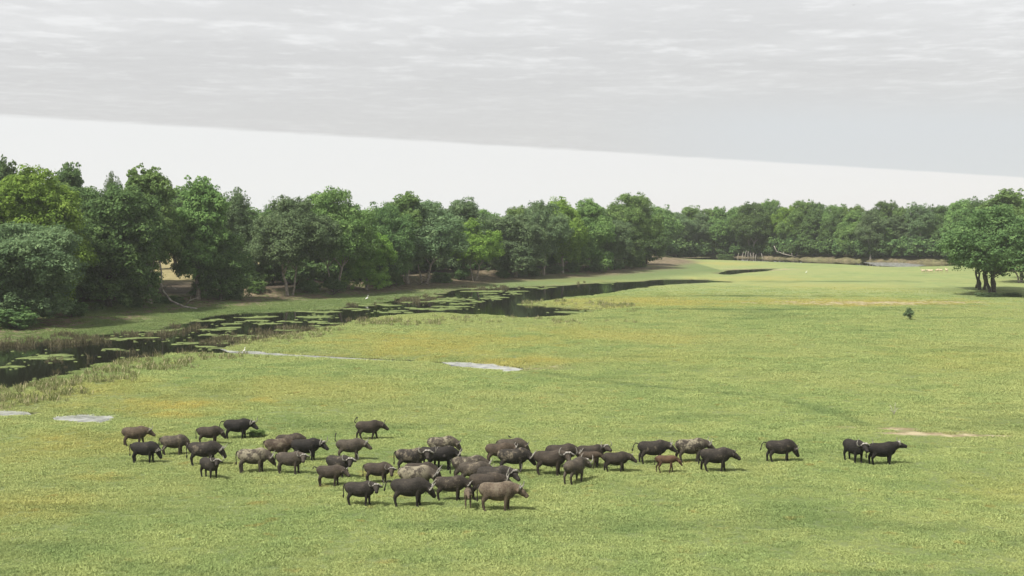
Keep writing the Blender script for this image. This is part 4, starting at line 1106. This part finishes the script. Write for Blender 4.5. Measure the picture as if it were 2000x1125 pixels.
BULL = ('bull', .84, True); BIG = ('bull', .98, True); COW = ('cow', .84, True); COWD = ('cow', .82, False); YNG = ('young', 1.0, True); YD = ('young', 1.0, False)
HERD = [
    # u, v of the feet, yaw, size, pose, head yaw, colour, mud, horns, tail, walk, label
    (264, 871, 4, .98, 'level', -6, 'warm', .15, COW, None, .16, 'brown buffalo walking at the far left of the herd, its hind legs stretched back'),
    (283, 904, -4, 1.0, 'graze', -14, 'black', 0, BULL, 'down', .05, 'black buffalo grazing at the far left, in front of the brown walking one'),
    (340, 889, 6, .98, 'graze', 8, 'grey', .35, None, 'down', .08, 'greyish dusty buffalo whose head is hidden behind the rump of the big dark one'),
    (409, 868, 4, .92, 'low', 0, 'brown', .12, COWD, 'down', .05, 'brown buffalo with lowered head behind the big dark grazer in the left group'),
    (399, 909, 2, 1.12, 'low', -8, 'dark', .28, BULL, 'down', .08, 'big dark buffalo with a dusty grey rump in the middle of the left group'),
    (410, 934, -42, .92, 'high', -42, 'dark', .05, BULL, None, .06, 'small dark buffalo facing the camera with white ring-shaped horns, front of the left group'),
    (464, 858, 3, 1.06, 'level', -18, 'black', .05, BIG, 'back', .06, 'black big-horned buffalo browsing a green bush at the back of the left group'),
    (495, 923, -3, 1.10, 'low', 12, 'grey', .78, BULL, 'down', .03, 'mud-blotched buffalo standing behind the horned one that looks at the camera'),
    (566, 888, 12, 1.02, 'low', 6, 'brown', .40, None, None, .05, 'brown buffalo at the back, half hidden by the mud-spotted one in front of it'),
    (545, 898, 4, 1.03, 'low', 10, 'warm', .45, None, 'down', .05, 'rusty brown mud-spotted buffalo overlapped by the black bull to its right'),
    (567, 925, -10, .99, 'face', -66, 'grey', .22, BULL, 'down', .05, 'grey-brown buffalo turning its horned head to the camera, in front of the black bull'),
    (598, 900, 4, 1.05, 'level', -22, 'black', .05, BIG, None, .05, 'black bull with pale horns behind the buffalo that turns its head to the camera'),
    (684, 898, 2, 1.0, 'level', -6, 'grey', .15, BULL, 'up', .04, 'grey-brown buffalo holding its tail straight up in the air'),
    (720, 859, 6, 1.0, 'level', -4, 'young', .05, COWD, 'diag', .20, 'dark brown buffalo walking with raised tail, rearmost of the herd'),
    (662, 932, -28, .98, 'face', -48, 'dark', .30, BIG, None, .05, 'dark buffalo with wide pale horns peering over the young brown one'),
    (645, 949, -8, .90, 'level', -24, 'brown', .10, YNG, 'curl', .06, 'young brown buffalo with its tail curled out, in front of the wide-horned dark one'),
    (738, 944, -8, .92, 'lowface', -52, 'brown', .05, BULL, 'down', .04, 'stocky brown buffalo with a dark lowered head and sideways horns, alone between two groups'),
    (704, 987, -6, .97, 'face', -58, 'dark', .08, BULL, 'down', .07, 'dark buffalo in the foreground looking at the camera with upturned horns'),
    (803, 922, -2, 1.08, 'face', -84, 'dark', .50, BIG, 'down', .05, 'dark buffalo with large hooked horns, head turned fully to the camera, central group'),
    (843, 914, -30, .98, 'face', -50, 'black', .1, BULL, None, .04, 'black buffalo facing the camera just right of the large-hooked-horned one'),
    (862, 917, 2, 1.06, 'low', 0, 'black', .05, BULL, None, .05, 'black buffalo with lowered head reaching right, behind the central group'),
    (863, 895, 3, 1.05, 'low', -4, 'grey', .62, COWD, None, .05, 'dusty buffalo with a pale back patch at the rear of the central group'),
    (820, 950, -2, 1.03, 'low', -6, 'brown', .20, BULL, None, .05, 'brown buffalo mostly hidden behind the pale mud-caked one'),
    (812, 962, -3, 1.13, 'low', -8, 'grey', 1.0, BULL, None, .05, 'pale buffalo caked in dry mud, behind the big dark one in front'),
    (800, 989, -3, 1.14, 'low', 4, 'dark', .08, BIG, 'back', .05, 'big dark buffalo in the foreground with its tail swung out to the left'),
    (880, 977, -2, 1.0, 'low', 0, 'young', .35, BULL, None, .06, 'dark buffalo with a brown dusty back left of the pale-faced calf'),
    (916, 941, 0, 1.14, 'low', -4, 'grey', .80, BULL, 'down', .05, 'large grey mud-streaked buffalo in the middle of the herd'),
    (926, 948, 0, 1.02, 'low', 6, 'grey', .45, BULL, None, .05, 'grey-brown buffalo overlapping the large mud-streaked one, horn sweeping back'),
    (966, 962, -4, 1.12, 'level', -40, 'dark', .15, BIG, None, .05, 'long black-backed buffalo with a pale horned face above the light brown one'),
    (950, 975, -2, 1.08, 'level', 6, 'brown', .10, BULL, None, .05, 'reddish brown buffalo right behind the light brown one in the foreground'),
    (973, 998, -6, 1.16, 'level', -10, 'tan', .55, COW, 'down', .07, 'light brown mud-spotted cow in the front row, nearest to the camera'),
    (998, 897, 2, 1.0, 'low', -4, 'grey', .35, COWD, 'down', .05, 'grey-brown buffalo at the back with a bird standing on it'),
    (975, 906, 2, .98, 'level', 10, 'warm', .05, COW, None, .05, 'reddish buffalo squeezed between the bird-carrying one and the yellow-mudded one'),
    (1003, 923, -2, 1.10, 'low', -6, 'dark', .52, BIG, None, .04, 'dark buffalo with yellowish mud on its flank and head down to the right'),
    (1075, 928, -6, 1.12, 'face', -72, 'brown', .08, BIG, None, .05, 'broad brown buffalo facing the camera with wide white horns, right of the main cluster'),
    (1096, 914, 4, 1.10, 'low', 0, 'young', .05, BULL, None, .14, 'dark brown buffalo walking behind the broad one with wide white horns'),
    (1154, 911, -2, 1.0, 'high', -52, 'young', .05, BULL, None, .04, 'dark brown buffalo looking back to the camera above a brown calf'),
    (1152, 916, 2, .98, 'low', 0, 'warm', .12, None, None, .16, 'brown calf walking in front of the buffalo that looks to the camera'),
    (1203, 922, -3, .92, 'level', -6, 'young', .02, YNG, None, .10, 'young brown buffalo with short white horns standing clear right of the calf'),
    (1123, 943, 52, 1.06, 'level', -14, 'grey', .18, BIG, None, .06, 'grey buffalo seen from behind, walking away with one white horn showing'),
    (1275, 905, 2, 1.08, 'level', -4, 'dark', .30, BULL, 'back', .10, 'dark grey buffalo with curled horns following close behind the white-backed one'),
    (1349, 903, 4, 1.12, 'level', 2, 'grey', .90, BULL, None, .15, 'white-backed mud-covered buffalo in the right-hand group'),
    (1398, 921, 0, 1.08, 'level', -4, 'dark', .22, YD, 'down', .14, 'dark buffalo with a hunched back walking in front of the white-backed one'),
    (1301, 924, 0, .98, 'low', -4, 'red', 0, None, 'down', .14, 'small reddish calf below the dark grey buffalo with curled horns'),
    (1524, 902, 2, 1.05, 'graze', -8, 'dark', .20, COWD, 'back', .12, 'solitary dark buffalo grazing on the right with its head down'),
    (1668, 903, -68, 1.08, 'face', -12, 'black', .02, BIG, None, .06, 'black big-horned bull facing the camera at the right end of the herd'),
    (1723, 908, 4, 1.06, 'high', -8, 'black', .04, BULL, 'down', .04, 'black buffalo with raised head, rightmost of the whole herd'),
    (914, 992, -86, .92, 'face', 0, 'tan', 0, None, None, .03, 'tan-faced calf looking straight at the camera between two adults in front'),
]
for i, (u, v, yaw, size, pose, hy, colr, mud, horns, tl, wk, lab) in enumerate(HERD):
    cf = 'calf' in lab.split(' ')[:3] or lab.startswith('tan-faced calf')
    animal('calf' if cf else 'buf', u, v, yaw, size * (.96 if not cf else 1), pose, hy, colr, mud, horns, tl, wk, lab, name='buffalo_calf' if cf else 'buffalo', cat='calf' if cf else 'buffalo', seed=i + 1)

ANTS = [(1803, 534, 190, 'level', 'leftmost pale antelope of the small far group on the meadow'), (1812, 533.5, 10, 'graze', 'second pale far antelope from the left, grazing'), (1818, 534, 170, 'graze', 'third pale far antelope from the left'),
        (1830, 533, 15, 'graze', 'pale far antelope grazing in the middle right of the small group'), (1837, 533, 185, 'level', 'pale far antelope beside the middle right grazing one'), (1849, 532.5, 100, 'level', 'rightmost pale far antelope standing apart near the tree')]
for i, (u, v, yw, ps, lab) in enumerate(ANTS):
    animal('ant', u, v, yw, 1.15, ps, 0, (.38, .31, .22), 0, ('ant', 1.0, False) if i in (0, 4) else None, 'down', .05, lab, name='antelope', cat='antelope', group='far antelope grazing', seed=80 + i)

dg = bpy.context.evaluated_depsgraph_get()
for tmp, e, m in TMP:
    me = bpy.data.meshes.new_from_object(tmp.evaluated_get(dg)); me.name = 'body'
    me.materials.clear(); me.materials.append(m)
    me.polygons.foreach_set('use_smooth', np.ones(len(me.polygons), bool))
    o = bpy.data.objects.new('body', me); COL.objects.link(o); o.parent = e
for tmp, e, m in TMP: bpy.data.objects.remove(tmp)

# ------------------------------------------------------------------ birds
WHITE = simple_mat('white_feathers', (.75, .75, .73), (.85, .85, .83), 5, .7)
BLACKF = simple_mat('dark_feathers', (.02, .02, .02), (.05, .045, .04), 5, .7)
BEAK = simple_mat('beak', (.55, .40, .08), (.6, .45, .1), 5, .5)


def egret(u, v, yaw, size, label):
    x, y, z = spot(u, v); z = max(z, 0.0)
    e = empty('egret', (x, y, z), R(yaw)); e.scale = (size,) * 3; tag(e, label, 'egret', 'white egrets by the water')
    T = Loft(); T.limb([(-.30, 0, .42), (-.15, 0, .50), (.02, 0, .56), (.12, 0, .60), (.15, 0, .72), (.09, 0, .84), (.15, 0, .95), (.20, 0, .97), (.26, 0, .96)], [.02, .075, .09, .055, .03, .024, .026, .034, .015], 9)
    link('body', T.mesh('body'), e, WHITE)
    T = Loft(); T.limb([(.25, 0, .962), (.31, 0, .955), (.38, 0, .945)], [.014, .010, .003], 6); link('beak', T.mesh('beak'), e, BEAK)
    for sg in (-1, 1):
        T = Loft(); T.limb([(-.02, .03 * sg, .50), (-.03, .035 * sg, .25), (0, .035 * sg, .0)], [.014, .009, .011], 6); link('leg', T.mesh('leg'), e, BLACKF)


egret(717, 589, 20, 1.15, 'white egret standing upright on the weed at the far water edge')
egret(477, 692, 60, .85, 'white egret at the start of the narrow side channel')
egret(1575, 535, 10, .9, 'tiny white egret far off on the meadow right of the small dark pool')


def perch_bird(u, v, back, label):
    x, y, z = spot(u, v); e = empty('small_bird', (x, y, z + back), R(200)); e.scale = (1.1,) * 3; tag(e, label, 'bird')
    T = Loft(); T.limb([(-.14, 0, .02), (-.06, 0, .05), (.0, 0, .08), (.04, 0, .13), (.07, 0, .155), (.10, 0, .15)], [.01, .03, .042, .03, .024, .006], 8); link('body', T.mesh('body'), e, BLACKF)
    T = Loft(); T.limb([(.09, 0, .15), (.12, 0, .145)], [.008, .003], 6); link('beak', T.mesh('beak'), e, BEAK)


perch_bird(995, 897, 1.375, 'small dark bird perched on the back of the rear grey-brown buffalo')


def fly_bird(u, v, dist, size, yaw, label):
    a, b_, w = ray(u, v); e = empty('flying_bird', (a * dist, b_ * dist, CAM_H + w * dist), R(yaw)); e.scale = (size,) * 3; tag(e, label, 'bird')
    T = Loft(); T.limb([(-.22, 0, 0), (-.1, 0, 0), (.05, 0, .01), (.14, 0, .03), (.2, 0, .02)], [(.05, .01), .05, .06, .04, .008], 8); link('body', T.mesh('body'), e, BLACKF)
    for sg in (-1, 1):
        T = Loft(); T.limb([(.04, .03 * sg, .02), (.06, .22 * sg, .12), (-.02, .45 * sg, .08)], [(.07, .012), (.06, .008), (.01, .004)], 8); link('wing', T.mesh('wing'), e, BLACKF)


fly_bird(1667, 10, 120, .32, 70, 'tiny dark bird flying high near the top edge of the sky')
fly_bird(1697, 13, 150, .28, 100, 'smaller dark speck of a bird flying right of the other one')

# ------------------------------------------------------------------ haze
me = mesh_np('haze', [(x, y, z) for z in (-3, 42) for (x, y) in ((-900, -300), (900, -300), (900, 1100), (-900, 1100))], [(0, 3, 2, 1), (4, 5, 6, 7), (0, 1, 5, 4), (1, 2, 6, 5), (2, 3, 7, 6), (3, 0, 4, 7)])
m = bpy.data.materials.new('haze_air'); m.use_nodes = True; t = m.node_tree
for n in list(t.nodes): t.nodes.remove(n)
o_ = nd(t, 'ShaderNodeOutputMaterial'); pvn = nd(t, 'ShaderNodeVolumePrincipled'); pvn.inputs['Color'].default_value = (0.93, 0.96, 1.0, 1); pvn.inputs['Density'].default_value = 0.00014; pvn.inputs['Anisotropy'].default_value = 0.2
t.links.new(pvn.outputs[0], o_.inputs['Volume'])
tag(link('haze', me, m=m), kind='stuff')
